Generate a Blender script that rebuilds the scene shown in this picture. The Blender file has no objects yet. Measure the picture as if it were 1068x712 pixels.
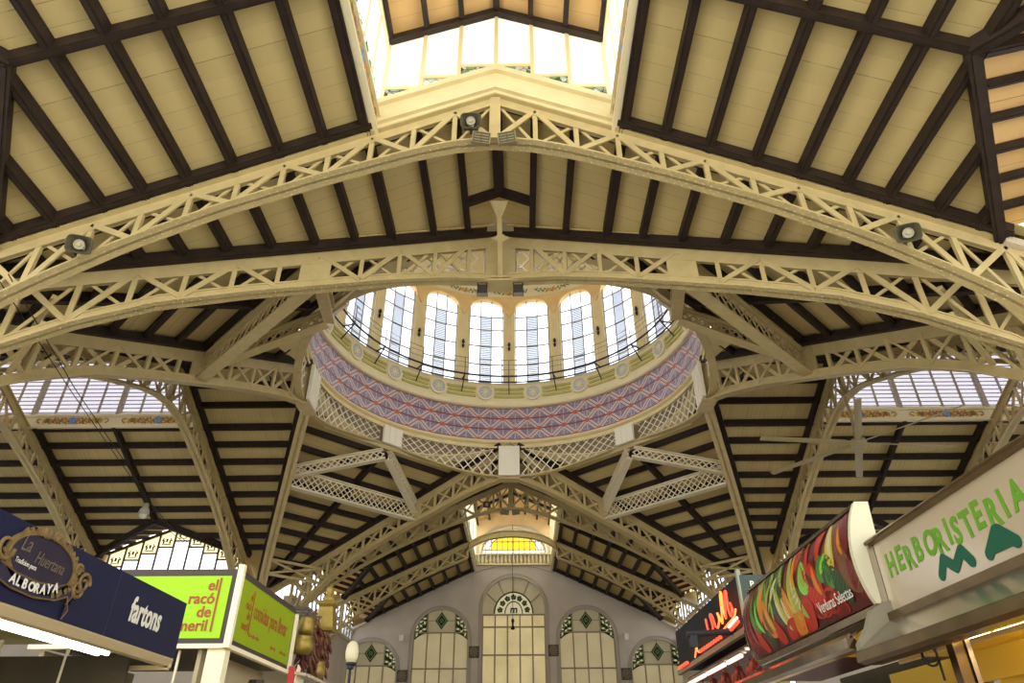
import bpy, math, random
from mathutils import Vector, Matrix
from mathutils.geometry import tessellate_polygon
random.seed(7)
PI = math.pi
SC = bpy.context.scene
COL = SC.collection
V = Vector

# ------------------------------------------------------------------ camera
TH, RO, YA = 0.565, -0.0037, -0.0106
fw = V((math.sin(YA)*math.cos(TH), math.cos(YA)*math.cos(TH), math.sin(TH)))
rt = V((math.cos(YA), -math.sin(YA), 0)); up = rt.cross(fw)
r2 = rt*math.cos(RO)+up*math.sin(RO); u2 = -rt*math.sin(RO)+up*math.cos(RO)
cam = bpy.data.cameras.new('camera'); cam.sensor_width = 36; cam.lens = 712.137/1068*36
cam.clip_end = 400; cam.clip_start = 0.05
co = bpy.data.objects.new('camera', cam); COL.objects.link(co)
co.matrix_world = Matrix(((r2.x, u2.x, -fw.x, 0.58), (r2.y, u2.y, -fw.y, 0), (r2.z, u2.z, -fw.z, 1.6), (0, 0, 0, 1)))
SC.camera = co
# ------------------------------------------------------------------ sky, light, exposure
SC.view_settings.view_transform = 'Standard'; SC.view_settings.look = 'None'
SC.view_settings.gamma = 1; SC.view_settings.use_curve_mapping = False
SC.view_settings.exposure = 0.45
SKY = 3.0
w = bpy.data.worlds.new('sky'); SC.world = w; w.use_nodes = True
nt = w.node_tree; bg = nt.nodes['Background']
tc = nt.nodes.new('ShaderNodeTexCoord'); sx = nt.nodes.new('ShaderNodeSeparateXYZ'); cr = nt.nodes.new('ShaderNodeValToRGB')
nt.links.new(tc.outputs['Generated'], sx.inputs[0]); nt.links.new(sx.outputs[2], cr.inputs[0]); nt.links.new(cr.outputs[0], bg.inputs[0])
cr.color_ramp.elements[0].color = (1.0, 0.93, 0.80, 1); cr.color_ramp.elements[1].color = (0.62, 0.78, 1.0, 1)
cr.color_ramp.elements[0].position = 0.0; cr.color_ramp.elements[1].position = 0.9
bg.inputs[1].default_value = SKY
cyc = SC.cycles
cyc.max_bounces = 10; cyc.diffuse_bounces = 6; cyc.transparent_max_bounces = 16; cyc.use_denoising = True
cyc.sample_clamp_indirect = 6

# ------------------------------------------------------------------ materials
MATS = {}
def mat(name, col, rough=0.6, metal=0.0, noise=0.0, scale=8.0, spec=0.3, emit=0.0, ecol=None, bump=0.0):
    if name in MATS: return MATS[name]
    m = bpy.data.materials.new(name); m.use_nodes = True; n = m.node_tree; b = n.nodes['Principled BSDF']
    b.inputs['Base Color'].default_value = (*col, 1); b.inputs['Roughness'].default_value = rough
    b.inputs['Metallic'].default_value = metal; b.inputs['Specular IOR Level'].default_value = spec
    if emit:
        b.inputs['Emission Color'].default_value = (*(ecol or col), 1); b.inputs['Emission Strength'].default_value = emit
    if noise:
        t = n.nodes.new('ShaderNodeTexCoord'); z = n.nodes.new('ShaderNodeTexNoise'); z.inputs['Scale'].default_value = scale
        z.inputs['Detail'].default_value = 4
        r = n.nodes.new('ShaderNodeValToRGB'); r.color_ramp.elements[0].position = .3; r.color_ramp.elements[1].position = .7
        r.color_ramp.elements[0].color = (*[c*(1-noise) for c in col], 1); r.color_ramp.elements[1].color = (*[min(1, c*(1+noise*.6)) for c in col], 1)
        n.links.new(t.outputs['Object'], z.inputs['Vector']); n.links.new(z.outputs[0], r.inputs[0]); n.links.new(r.outputs[0], b.inputs['Base Color'])
    MATS[name] = m
    return m
class NX:
    """tiny expression helper over math nodes"""
    def __init__(s, m): s.n = m.node_tree
    def op(s, o, a, b=None, c=None):
        k = s.n.nodes.new('ShaderNodeMath'); k.operation = o
        for i, x in enumerate((a, b, c)):
            if x is None: continue
            if isinstance(x, (int, float)): k.inputs[i].default_value = x
            else: s.n.links.new(x, k.inputs[i])
        return k.outputs[0]
    def mix(s, f, a, b):
        k = s.n.nodes.new('ShaderNodeMix'); k.data_type = 'RGBA'
        for i, x in ((0, f), (6, a), (7, b)):
            if isinstance(x, (int, float)): k.inputs[i].default_value = x
            elif isinstance(x, tuple): k.inputs[i].default_value = (*x, 1)
            else: s.n.links.new(x, k.inputs[i])
        return k.outputs[2]
def planks(name, col, d, width=0.5, groove=0.035, dark=0.45, rough=0.75):
    """painted boards whose joints follow lines of constant (object point . d)"""
    if name in MATS: return MATS[name]
    m = mat(name, col, rough, spec=.2); x = NX(m); n = m.node_tree
    t = n.nodes.new('ShaderNodeTexCoord'); dp = n.nodes.new('ShaderNodeVectorMath'); dp.operation = 'DOT_PRODUCT'
    n.links.new(t.outputs['Object'], dp.inputs[0]); dp.inputs[1].default_value = d
    q = x.op('DIVIDE', dp.outputs['Value'], width); f = x.op('FRACT', q)
    idx = x.op('FLOOR', q)
    w1 = n.nodes.new('ShaderNodeTexWhiteNoise'); w1.noise_dimensions = '1D'; n.links.new(idx, w1.inputs['W'])
    z = n.nodes.new('ShaderNodeTexNoise'); z.inputs['Scale'].default_value = 1.6; z.inputs['Detail'].default_value = 5; n.links.new(t.outputs['Object'], z.inputs['Vector'])
    gl = x.op('LESS_THAN', f, x.op('MULTIPLY', x.op('ADD', .15, w1.outputs['Value']), groove))
    br = x.op('LESS_THAN', .42, z.outputs[0])
    gl = x.op('MULTIPLY', gl, x.op('ADD', .35, x.op('MULTIPLY', .65, br)))
    base = x.mix(x.op('MULTIPLY', w1.outputs['Value'], .55), col, tuple(c*.86 for c in col))
    base = x.mix(x.op('MULTIPLY', z.outputs[0], .35), base, tuple(c*.75 for c in col))
    out = x.mix(gl, base, tuple(c*dark for c in col))
    n.links.new(out, n.nodes['Principled BSDF'].inputs['Base Color'])
    return m
def glass(name, col=(1, 1, 1), tr=0.9):
    if name in MATS: return MATS[name]
    m = bpy.data.materials.new(name); m.use_nodes = True; n = m.node_tree; n.nodes.clear()
    o = n.nodes.new('ShaderNodeOutputMaterial'); mx = n.nodes.new('ShaderNodeMixShader')
    t = n.nodes.new('ShaderNodeBsdfTransparent'); t.inputs[0].default_value = (*col, 1)
    g = n.nodes.new('ShaderNodeBsdfTranslucent'); g.inputs[0].default_value = (*col, 1)
    mx.inputs[0].default_value = tr; n.links.new(g.outputs[0], mx.inputs[1]); n.links.new(t.outputs[0], mx.inputs[2]); n.links.new(mx.outputs[0], o.inputs[0])
    MATS[name] = m; return m
def stained(name, cols, scale=3.0, tr=0.75, lead=(.05, .06, .05)):
    """leaded coloured glass: voronoi cells in several colours with dark joints"""
    if name in MATS: return MATS[name]
    m = bpy.data.materials.new(name); m.use_nodes = True; n = m.node_tree; n.nodes.clear(); x = NX(m)
    t = n.nodes.new('ShaderNodeTexCoord'); v1 = n.nodes.new('ShaderNodeTexVoronoi'); v1.inputs['Scale'].default_value = scale
    v2 = n.nodes.new('ShaderNodeTexVoronoi'); v2.feature = 'DISTANCE_TO_EDGE'; v2.inputs['Scale'].default_value = scale
    for v in (v1, v2): n.links.new(t.outputs['Object'], v.inputs['Vector'])
    r = n.nodes.new('ShaderNodeValToRGB'); r.color_ramp.interpolation = 'CONSTANT'
    e = r.color_ramp.elements
    while len(e) < len(cols): e.new(.5)
    for i, c in enumerate(cols): e[i].position = i/len(cols); e[i].color = (*c, 1)
    sp = n.nodes.new('ShaderNodeSeparateColor'); n.links.new(v1.outputs['Color'], sp.inputs[0]); n.links.new(sp.outputs[0], r.inputs[0])
    c = x.mix(x.op('LESS_THAN', v2.outputs['Distance'], .035), r.outputs[0], lead)
    o = n.nodes.new('ShaderNodeOutputMaterial'); mx = n.nodes.new('ShaderNodeMixShader')
    a = n.nodes.new('ShaderNodeBsdfTransparent'); g = n.nodes.new('ShaderNodeBsdfTranslucent')
    for s in (a, g): n.links.new(c, s.inputs[0])
    mx.inputs[0].default_value = tr; n.links.new(g.outputs[0], mx.inputs[1]); n.links.new(a.outputs[0], mx.inputs[2]); n.links.new(mx.outputs[0], o.inputs[0])
    MATS[name] = m; return m
CREAM = (.55, .445, .215)
M_TRUSS = mat('cream_painted_steel', CREAM, .5, noise=.10, scale=2.5, spec=.35)
M_WHITE = mat('off_white_painted_steel', (.76, .69, .50), .5, noise=.05, scale=3)
M_WOOD = mat('dark_brown_timber', (.030, .018, .012), .6, noise=.35, scale=3)
PL = (.63, .50, .225)
M_PLX = planks('cream_boards_along_x', PL, (0, 1, 0))
M_PLY = planks('cream_boards_along_y', PL, (1, 0, 0), .22, .10, .6)
M_PLD1 = planks('cream_boards_diagonal_a', PL, (.7071, .7071, 0), .3, .08, .6)
M_PLD2 = planks('cream_boards_diagonal_b', PL, (.7071, -.7071, 0), .3, .08, .6)
M_PLO = planks('sunlit_tinted_boards', (.78, .50, .21), (0, 1, 0), .5)  # warm sunlight on the cream boards is put into the colour
M_CREAMW = mat('cream_plaster', (.78, .67, .39), .7, noise=.06, scale=1.5)
M_LEDGE = mat('pale_cream_plaster', (.84, .76, .50), .6, noise=.05, scale=2)
M_TAN = mat('warm_ochre_plaster', (.80, .58, .28), .7, noise=.08, scale=1.5)
M_WALL = mat('grey_cream_plaster', (.56, .50, .43), .8, noise=.08, scale=.6)
M_CLEAR = glass('clear_glass', (.90, .92, .96), .95)
M_SKYDIM = glass('sky_dimming_glass', (.52, .50, .52), .93)  # tint holds back the brightness of the sky behind the panes
M_DOMEG = glass('pale_dome_glass', (.80, .80, .82), .93)
M_FROST = glass('frosted_white_glass', (.98, .98, .98), .10)
M_LOUV = glass('ribbed_glass', (.35, .35, .37), .85)
M_BLACK = mat('black_iron', (.015, .015, .018), .5)
M_SPK = mat('grey_green_plastic', (.095, .088, .05), .55)
M_SASH = mat('grey_painted_sash', (.42, .38, .32), .5)

# ------------------------------------------------------------------ mesh builder
class MB:
    def __init__(s): s.v = []; s.f = []; s.m = []; s.uv = {}
    def add(s, vs, fs, mi=0):
        o = len(s.v); s.v += [tuple(p) for p in vs]
        for f in fs: s.f.append(tuple(i+o for i in f)); s.m.append(mi)
        return s
    def box(s, c, d, mi=0):
        c = V(c); h = V(d)/2
        vs = [c+V((h.x*a, h.y*b, h.z*e)) for e in (-1, 1) for b in (-1, 1) for a in (-1, 1)]
        return s.add(vs, [(0, 2, 3, 1), (4, 5, 7, 6), (0, 1, 5, 4), (2, 6, 7, 3), (0, 4, 6, 2), (1, 3, 7, 5)], mi)
    def obox(s, p, ax, ay, az, mi=0):
        """oriented box: centre p, half-vectors"""
        p = V(p); ax = V(ax); ay = V(ay); az = V(az)
        vs = [p+ax*a+ay*b+az*e for e in (-1, 1) for b in (-1, 1) for a in (-1, 1)]
        return s.add(vs, [(0, 2, 3, 1), (4, 5, 7, 6), (0, 1, 5, 4), (2, 6, 7, 3), (0, 4, 6, 2), (1, 3, 7, 5)], mi)
    def beam(s, p, q, wd, h, side=None, mi=0):
        """bar p->q, width wd along 'side', height h across"""
        p = V(p); q = V(q); d = (q-p)
        L = d.length
        if L < 1e-6: return s
        d /= L
        if side is None:
            side = d.cross(V((0, 0, 1)))
            if side.length < 1e-4: side = V((1, 0, 0))
        side = V(side); side = (side-d*side.dot(d)).normalized(); n = side.cross(d)
        return s.obox((p+q)/2, d*L/2, side*wd/2, n*h/2, mi)
    def loft(s, secs, mi=0, closed=False, cap=True):
        k = len(secs[0]); vs = [p for c in secs for p in c]; fs = []
        n = len(secs)
        for i in range(n if closed else n-1):
            j = (i+1) % n
            for a in range(k):
                b = (a+1) % k
                fs.append((i*k+a, i*k+b, j*k+b, j*k+a))
        if cap and not closed: fs += [tuple(range(k))[::-1], tuple((n-1)*k+a for a in range(k))]
        return s.add(vs, fs, mi)
    def tube(s, pts, r, n=8, mi=0, closed=False):
        pts = [V(p) for p in pts]; secs = []
        pn = None
        for i, p in enumerate(pts):
            if closed: d = pts[(i+1) % len(pts)]-pts[i-1]
            else: d = pts[min(i+1, len(pts)-1)]-pts[max(i-1, 0)]
            d.normalize()
            if pn is None:
                a = V((0, 0, 1)) if abs(d.z) < .9 else V((1, 0, 0)); pn = d.cross(a).normalized()
            else: pn = (pn-d*pn.dot(d)).normalized()
            b = d.cross(pn); rr = r[i] if isinstance(r, (list, tuple)) else r
            secs.append([p+(pn*math.cos(2*PI*k/n)+b*math.sin(2*PI*k/n))*rr for k in range(n)])
        return s.loft(secs, mi, closed)
    def lathe(s, prof, c=(0, 0, 0), n=24, mi=0, closed_prof=False):
        secs = []
        for k in range(n):
            a = 2*PI*k/n
            secs.append([V((c[0]+r*math.cos(a), c[1]+r*math.sin(a), c[2]+z)) for r, z in prof])
        m = len(prof); fs = []; vs = [p for q in secs for p in q]
        for i in range(n):
            j = (i+1) % n
            for a in range(m if closed_prof else m-1):
                b = (a+1) % m
                fs.append((i*m+a, j*m+a, j*m+b, i*m+b))
        return s.add(vs, fs, mi)
    def prism(s, loop, thick, mi=0):
        """planar polygon (3D points) thickened by vector"""
        t = V(thick); n = len(loop); loop = [V(p) for p in loop]
        tr = tessellate_polygon([loop])
        vs = loop+[p+t for p in loop]
        fs = [tuple(f) for f in tr]+[tuple(i+n for i in f)[::-1] for f in tr]
        fs += [(i, (i+1) % n, (i+1) % n+n, i+n) for i in range(n)]
        return s.add(vs, fs, mi)
    def sheet(s, outer, holes, fn, reveal=None, mi=0):
        """flat wall with holes: 2D loops mapped by fn to 3D; reveal = vector for jamb depth"""
        loops = [[V((p[0], p[1], 0)) for p in l] for l in [outer]+holes]
        flat = [p for l in loops for p in l]
        tr = tessellate_polygon(loops)
        s.add([fn(p.x, p.y) for p in flat], [tuple(f) for f in tr], mi)
        if reveal:
            t = V(reveal)
            for l in holes:
                a = [V(fn(p[0], p[1])) for p in l]; n = len(a)
                s.add(a+[p+t for p in a], [(i, (i+1) % n, (i+1) % n+n, i+n) for i in range(n)], mi)
        return s
    def build(s, name, mats, parent=None, smooth=False, loc=None):
        me = bpy.data.meshes.new(name)
        off = V((0, 0, 0))
        r = parent
        while r is not None:
            off = off+r.location; r = r.parent
        vs = s.v
        if off.length > 0: vs = [(p[0]-off.x, p[1]-off.y, p[2]-off.z) for p in vs]
        elif loc is not None: vs = [(p[0]-loc[0], p[1]-loc[1], p[2]-loc[2]) for p in vs]
        me.from_pydata(vs, [], s.f)
        if not isinstance(mats, (list, tuple)): mats = [mats]
        for m in mats: me.materials.append(m)
        if len(mats) > 1: me.polygons.foreach_set('material_index', s.m)
        if smooth: me.polygons.foreach_set('use_smooth', [True]*len(s.f))
        me.update()
        import bmesh
        b = bmesh.new(); b.from_mesh(me); bmesh.ops.recalc_face_normals(b, faces=b.faces); b.to_mesh(me); b.free()
        o = bpy.data.objects.new(name, me); COL.objects.link(o)
        if parent is not None: o.parent = parent
        elif loc is not None: o.location = loc
        return o
def thing(name, label, cat, loc=(0, 0, 0), group=None):
    o = bpy.data.objects.new(name, None); COL.objects.link(o); o.location = loc; o.empty_display_size = .2
    o['label'] = label; o['category'] = cat
    if group: o['group'] = group
    return o
def tag(o, label, cat, group=None):
    o['label'] = label; o['category'] = cat
    if group: o['group'] = group
    return o
def struct(o): o['kind'] = 'structure'; return o
def interp(tab, x):
    for (a, za), (b, zb) in zip(tab, tab[1:]):
        if x <= b: return za+(zb-za)*(x-a)/(b-a)
    return tab[-1][1]
def text(body, o, xd, yd, size, m, parent, name='lettering', extrude=.0015, align='LEFT', bold=0, shear=0, sx=1.0, spacing=1.0):
    """lettering: mesh made from the built-in font, standing on the plane o + x*xd + y*yd"""
    cu = bpy.data.curves.new(name, 'FONT'); cu.body = body; cu.size = size; cu.extrude = extrude; cu.align_x = align
    cu.offset = bold; cu.shear = shear; cu.space_character = spacing; cu.resolution_u = 3
    t = bpy.data.objects.new('t', cu); COL.objects.link(t)
    dg = bpy.context.evaluated_depsgraph_get(); dg.update()
    me = bpy.data.meshes.new_from_object(t.evaluated_get(dg)); bpy.data.objects.remove(t); bpy.data.curves.remove(cu)
    xd = V(xd).normalized(); yd = V(yd).normalized(); zd = xd.cross(yd); o = V(o)
    off = V((0, 0, 0)); r = parent
    while r is not None: off = off+r.location; r = r.parent
    for v in me.vertices:
        p = v.co; v.co = o+xd*p.x*sx+yd*p.y+zd*p.z-off
    me.materials.clear(); me.materials.append(m); me.update(); me.name = name
    ob = bpy.data.objects.new(name, me); COL.objects.link(ob); ob.parent = parent
    return ob

# ------------------------------------------------------------------ plan of the hall
D = 27.57            # dome axis along y
R0 = 9.0             # where the diagonal trusses meet under the ring
T = math.tan(PI/8)
C = R0/(1-T)         # 15.36 outer corners of the crossing
S = .456             # roof pitch
ZR = 17.80           # ridge (underside of purlins)
EN, ET, BAY = 14.95, 15.36, 8.6
MW = 3.3             # half width of the roof lanterns
def zroof(a): return ZR-S*abs(a)
ARMS = {
    'near': (lambda a, l: (a, D-l), EN, 2), 'far': (lambda a, l: (a, D+l), EN, 2),
    'left': (lambda a, l: (-l, D+a), ET, 2), 'right': (lambda a, l: (l, D+a), ET, 2)}
def P3(arm, a, l, z):
    x, y = ARMS[arm][0](a, l); return V((x, y, z))

# ------------------------------------------------------------------ ground and end wall
g = MB(); g.box((0, 27, -.05), (90, 90, .1)); fl = struct(g.build('floor', mat('beige_terrazzo', (.50, .44, .36), .35, noise=.12, scale=3)))

# ------------------------------------------------------------------ roofs of the four arms
PD = .28             # purlin depth
HB = BAY/2
AV = 9.7             # where the valleys start
DS = .30             # dormer ridges rise outwards
def zdr(a): return zroof(AV)+DS*(a-AV)        # dormer ridge
def zde(a): return zroof(12)+DS*(a-12)          # dormer edge
DA = 13.2            # plane of the dormer end windows
ROOF_LAB = {'near': 'cream boarded ceiling of the near hall in front of the dome', 'far': 'cream boarded ceiling of the far hall above the end wall',
            'left': 'cream boarded ceiling of the left wing beside the dome', 'right': 'cream boarded ceiling of the right wing beside the dome'}
for arm, (fn, E0, nb) in ARMS.items():
    mt = M_PLX if arm in ('near', 'far') else M_PLY
    up3 = V((0, 0, .06)); dk = MB()
    lend = E0+BAY*nb
    ear = max(E0, C)
    for sg in (-1, 1):
        def poly(pts, zf=zroof, dk=dk, sg=sg): dk.prism([P3(arm, sg*a, l, zf(a)+PD) for a, l in pts], up3)
        poly([(0, 9.62), (1.287, 9.533), (C, C), (C, ear+.05), (0, E0)])
        for b in range(nb):
            l0 = E0+b*BAY; l1 = l0+BAY; lm = l0+HB
            poly([(MW, l0), (12, l0), (AV, lm), (12, l1), (MW, l1)])
            for la in (l0, l1):
                dk.prism([P3(arm, sg*AV, lm, zdr(AV)+PD), P3(arm, sg*12, la, zde(12)+PD), P3(arm, sg*(DA+.3), la, zde(DA+.3)+PD), P3(arm, sg*(DA+.3), lm, zdr(DA+.3)+PD)], up3, 1)
    ce = struct(dk.build('ceiling', [mt, M_PLO])); tag(ce, ROOF_LAB[arm], 'ceiling')
    stations = [E0+b*BAY for b in range(nb+1)]
    def pl(name, p, q, wd=.2, h=PD, arm=arm):
        m = MB(); p = V(p)+V((0, 0, h/2)); q = V(q)+V((0, 0, h/2)); m.beam(p, q, wd, h)
        # small lower lip along the bar
        m.beam(p-V((0, 0, h/2-.02)), q-V((0, 0, h/2-.02)), wd*.45, .10)
        m.build(name, M_WOOD, ce)
    for sg in (-1, 1):
        for k, a in enumerate((0, 1.1, 2.2, 3.48, 4.52, 5.6, 6.7, 7.75, 8.75, 9.67, 10.7, 11.6)):
            if k == 0 and sg < 0: continue
            za = zroof(a)
            if a < MW-.1:
                pl('purlin' if k else 'ridge_beam', P3(arm, sg*a, 11.1 if k == 0 else R0+T*a+.1, za), P3(arm, sg*a, E0-.1, za), .2 if k else .34)
                continue
            if a > 12: break
            segs = []
            st = R0+T*a+.15
            if a <= 9.7: segs = [(st, lend)]
            else:
                gq = HB*(12-a)/2.3
                segs = [(st, E0+gq)]+[(s-gq, s+gq) for s in stations[1:-1]]+[(lend-gq, lend)]
            for s0, s1 in segs: pl('purlin', P3(arm, sg*a, s0, za), P3(arm, sg*a, s1, za), .26 if k == 3 else .2)
        # fork at the end of the ridge
        pl('hip_beam', P3(arm, 0, 11.1, ZR), P3(arm, sg*1.1, 11.12, zroof(1.1)), .22)
        # rafters along trusses, along the diagonal trusses and at mid bays
        v0 = 0 if arm == 'near' else 1.7
        pl('rafter', P3(arm, sg*v0, R0+.25+T*v0, zroof(v0)-.1), P3(arm, sg*(C-1), C-1*T-.1+.25, zroof(C-1)-.1), .24, .3)
        for i, s in enumerate(stations):
            for off in ((.32,) if i == 0 else (-.32, .32)):
                if s+off > lend: continue
                pl('rafter', P3(arm, sg*(MW if off > 0 or i > 0 else 0), s+off, zroof(MW)-.02), P3(arm, sg*12.2, s+off, zroof(12.2)-.02), .2, .26)
        pl('rafter', P3(arm, sg*.0, E0-.3, ZR-.02), P3(arm, sg*12.2, E0-.3, zroof(12.2)-.02), .2, .26)
        for b in range(nb):
            l0 = E0+b*BAY; l1 = l0+BAY; lm = l0+HB
            pl('rafter', P3(arm, sg*MW, lm, zroof(MW)-.03), P3(arm, sg*AV, lm, zroof(AV)-.03), .2, .3)
            for la in (l0, l1):
                pl('valley_beam', P3(arm, sg*(AV-.2), lm, zroof(AV-.2)-.08), P3(arm, sg*12.1, la, zroof(12.1)-.08), .26, .34)
                for j in range(1, 6):
                    u = j/6; a0 = AV+(12-AV)*u; lj = lm+(la-lm)*u
                    z0 = zdr(AV)*(1-u)+zde(12)*u; zo = zdr(DA)*(1-u)+zde(DA)*u
                    pl('purlin', P3(arm, sg*a0, lj, z0+.08), P3(arm, sg*DA, lj, zo+.08), .13, .18)
            pl('ridge_beam', P3(arm, sg*AV, lm, zdr(AV)-.02), P3(arm, sg*DA, lm, zdr(DA)-.02), .2)

# ------------------------------------------------------------------ four slanting roof panels in the corners of the crossing
RB = 9.15
RSQ = math.sqrt(.5)
def wide(d): return 6.364*(21.73-d)/(21.73-6.364)
def zf(d): return ZR-S*(d-6.364)
for nm, qx, qy, mt in (('far right', 1, 1, M_PLD1), ('far left', -1, 1, M_PLD2), ('near right', 1, -1, M_PLD2), ('near left', -1, -1, M_PLD1)):
    dg = V((qx*RSQ, qy*RSQ, 0)); tg = V((-dg.y, dg.x, 0)); cen = V((0, D, 0))
    def Q(d, t, z): return cen+dg*d+tg*t+V((0, 0, z))
    pts = []
    for i in range(0, 17):
        an = math.radians(45-90*i/16); pts.append((9.5*math.cos(an), 9.5*math.sin(an)))
    lp = [Q(d, t, zf(d)+PD) for d, t in pts]+[Q(21.73, 0, zf(21.73)+PD)]
    m = MB(); m.prism(lp, (0, 0, .06))
    ce = struct(m.build('ceiling', mt)); tag(ce, 'slanting boarded roof panel %s of the dome ring' % nm, 'ceiling')
    for i in range(0, 13):
        d = 7.6+1.12*i; wq = wide(d)-.12
        if wq < .2: break
        segs = [(-wq, wq)]
        if d < 9.62:
            tt = math.sqrt(9.62**2-d*d)
            segs = [(-wq, -tt), (tt, wq)] if wq > tt+.1 else []
        for t0, t1 in segs:
            k = MB(); p = Q(d, t0, zf(d)+PD/2); q = Q(d, t1, zf(d)+PD/2); k.beam(p, q, .2, PD); k.beam(p-V((0, 0, .12)), q-V((0, 0, .12)), .09, .1)
            k.build('purlin', M_WOOD, ce)
    sf_ = MB()
    for i in range(36):
        vv = []
        for an in (math.radians(-45+90*i/36), math.radians(-45+90*(i+1)/36)):
            e = (math.degrees(an)+90+22.5) % 45-22.5; ro = 9.16/math.cos(math.radians(e))+.12
            for rr in (9.1, ro):
                d, t = rr*math.cos(an), rr*math.sin(an); vv.append(Q(d, t, zf(d)-.03))
        a_, b_, c_, d_ = vv
        if abs(b_.x) < R0*.02: continue
        sf_.add([a_, b_, d_, c_, a_+V((0, 0, .05)), b_+V((0, 0, .05)), d_+V((0, 0, .05)), c_+V((0, 0, .05))], [(0, 1, 2, 3), (4, 7, 6, 5), (1, 5, 6, 2), (0, 3, 7, 4)])
    sf_.build('ring_soffit', M_CREAMW, ce)
    k = MB(); k.beam(Q(RB+.9, 0, zf(RB+.9)+.1), Q(21.2, 0, zf(21.2)+.1), .24, .34); k.build('rafter', M_WOOD, ce)
    for s2 in (-1, 1):
        k = MB(); k.beam(Q(6.7, s2*(wide(6.7)-.2), zf(6.7)+.05), Q(21.2, s2*.05, zf(21.2)+.05), .22, .3); k.build('rafter', M_WOOD, ce)

# ------------------------------------------------------------------ roof lanterns
ZS0, ZS1, ZE, ZA = 16.30, 16.95, 20.15, 21.62    # sill, top of tiled band, eaves, ridge of the lantern
M_STG = stained('leaded_glass_white_green', [(.93, .95, .95), (.9, .93, .97), (.55, .75, .65), (.95, .93, .85), (.75, .85, .95), (.35, .5, .3)], 5.0, .7)
def scroll_tile(mb, p, ux, uz, nrm, s, mi):
    """a long curling leaf garland in relief; colours by material index"""
    u = V(ux); z = V(uz); n = V(nrm)
    for sd in (-1, 1):
        q = []
        for i in range(16):
            t = i/15; an = t*4.6; r = .16*(1-.7*t)
            q.append(V(p)+u*sd*(s-.2+r*math.sin(an)*1.2)+z*(-.02-r*math.cos(an)*.9+.06)+n*.02)
        mb.tube(q, [.034*(1-.5*i/15) for i in range(16)], 5, 0)
    N = 25
    for i in range(N):
        t = -1+2*i/(N-1); x = t*(s-.42); c = 4 if abs(t) < .16 else ((1, 2, 3, 1, 2)[i % 5] if abs(t) < .75 else (2, 3, 0)[i % 3])
        hh = .17*(1-.45*abs(t))
        for j in range(3):
            an = i*1.9+j*2.1; e = u*math.cos(an)+z*math.sin(an); f = u*-math.sin(an)+z*math.cos(an)
            cc = V(p)+u*(x+.03*math.sin(an))+z*(hh*.75*(j-1)+.02*math.sin(i*1.7))+n*.015
            k = c if j != 1 or c == 4 else (3, 2, 1)[(i+j) % 3]
            mb.obox(cc, e*.075, n*.012, f*.042, k)
M_TB = [mat('ochre_glaze', (.42, .26, .06), .3), mat('rose_glaze', (.62, .22, .14), .3), mat('gold_glaze', (.70, .45, .07), .3), mat('olive_glaze', (.28, .30, .08), .3), mat('sky_blue_glaze', (.22, .36, .70), .3)]
LANT = {'near': 'near hall', 'far': 'far hall', 'left': 'left wing', 'right': 'right wing'}
wn = [0]
def window(parts_label, cat='window'):
    wn[0] += 1
    o = bpy.data.objects.new('window_%d' % wn[0], None); COL.objects.link(o); o['kind'] = 'structure'; o['label'] = parts_label; o['category'] = cat
    return o
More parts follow.
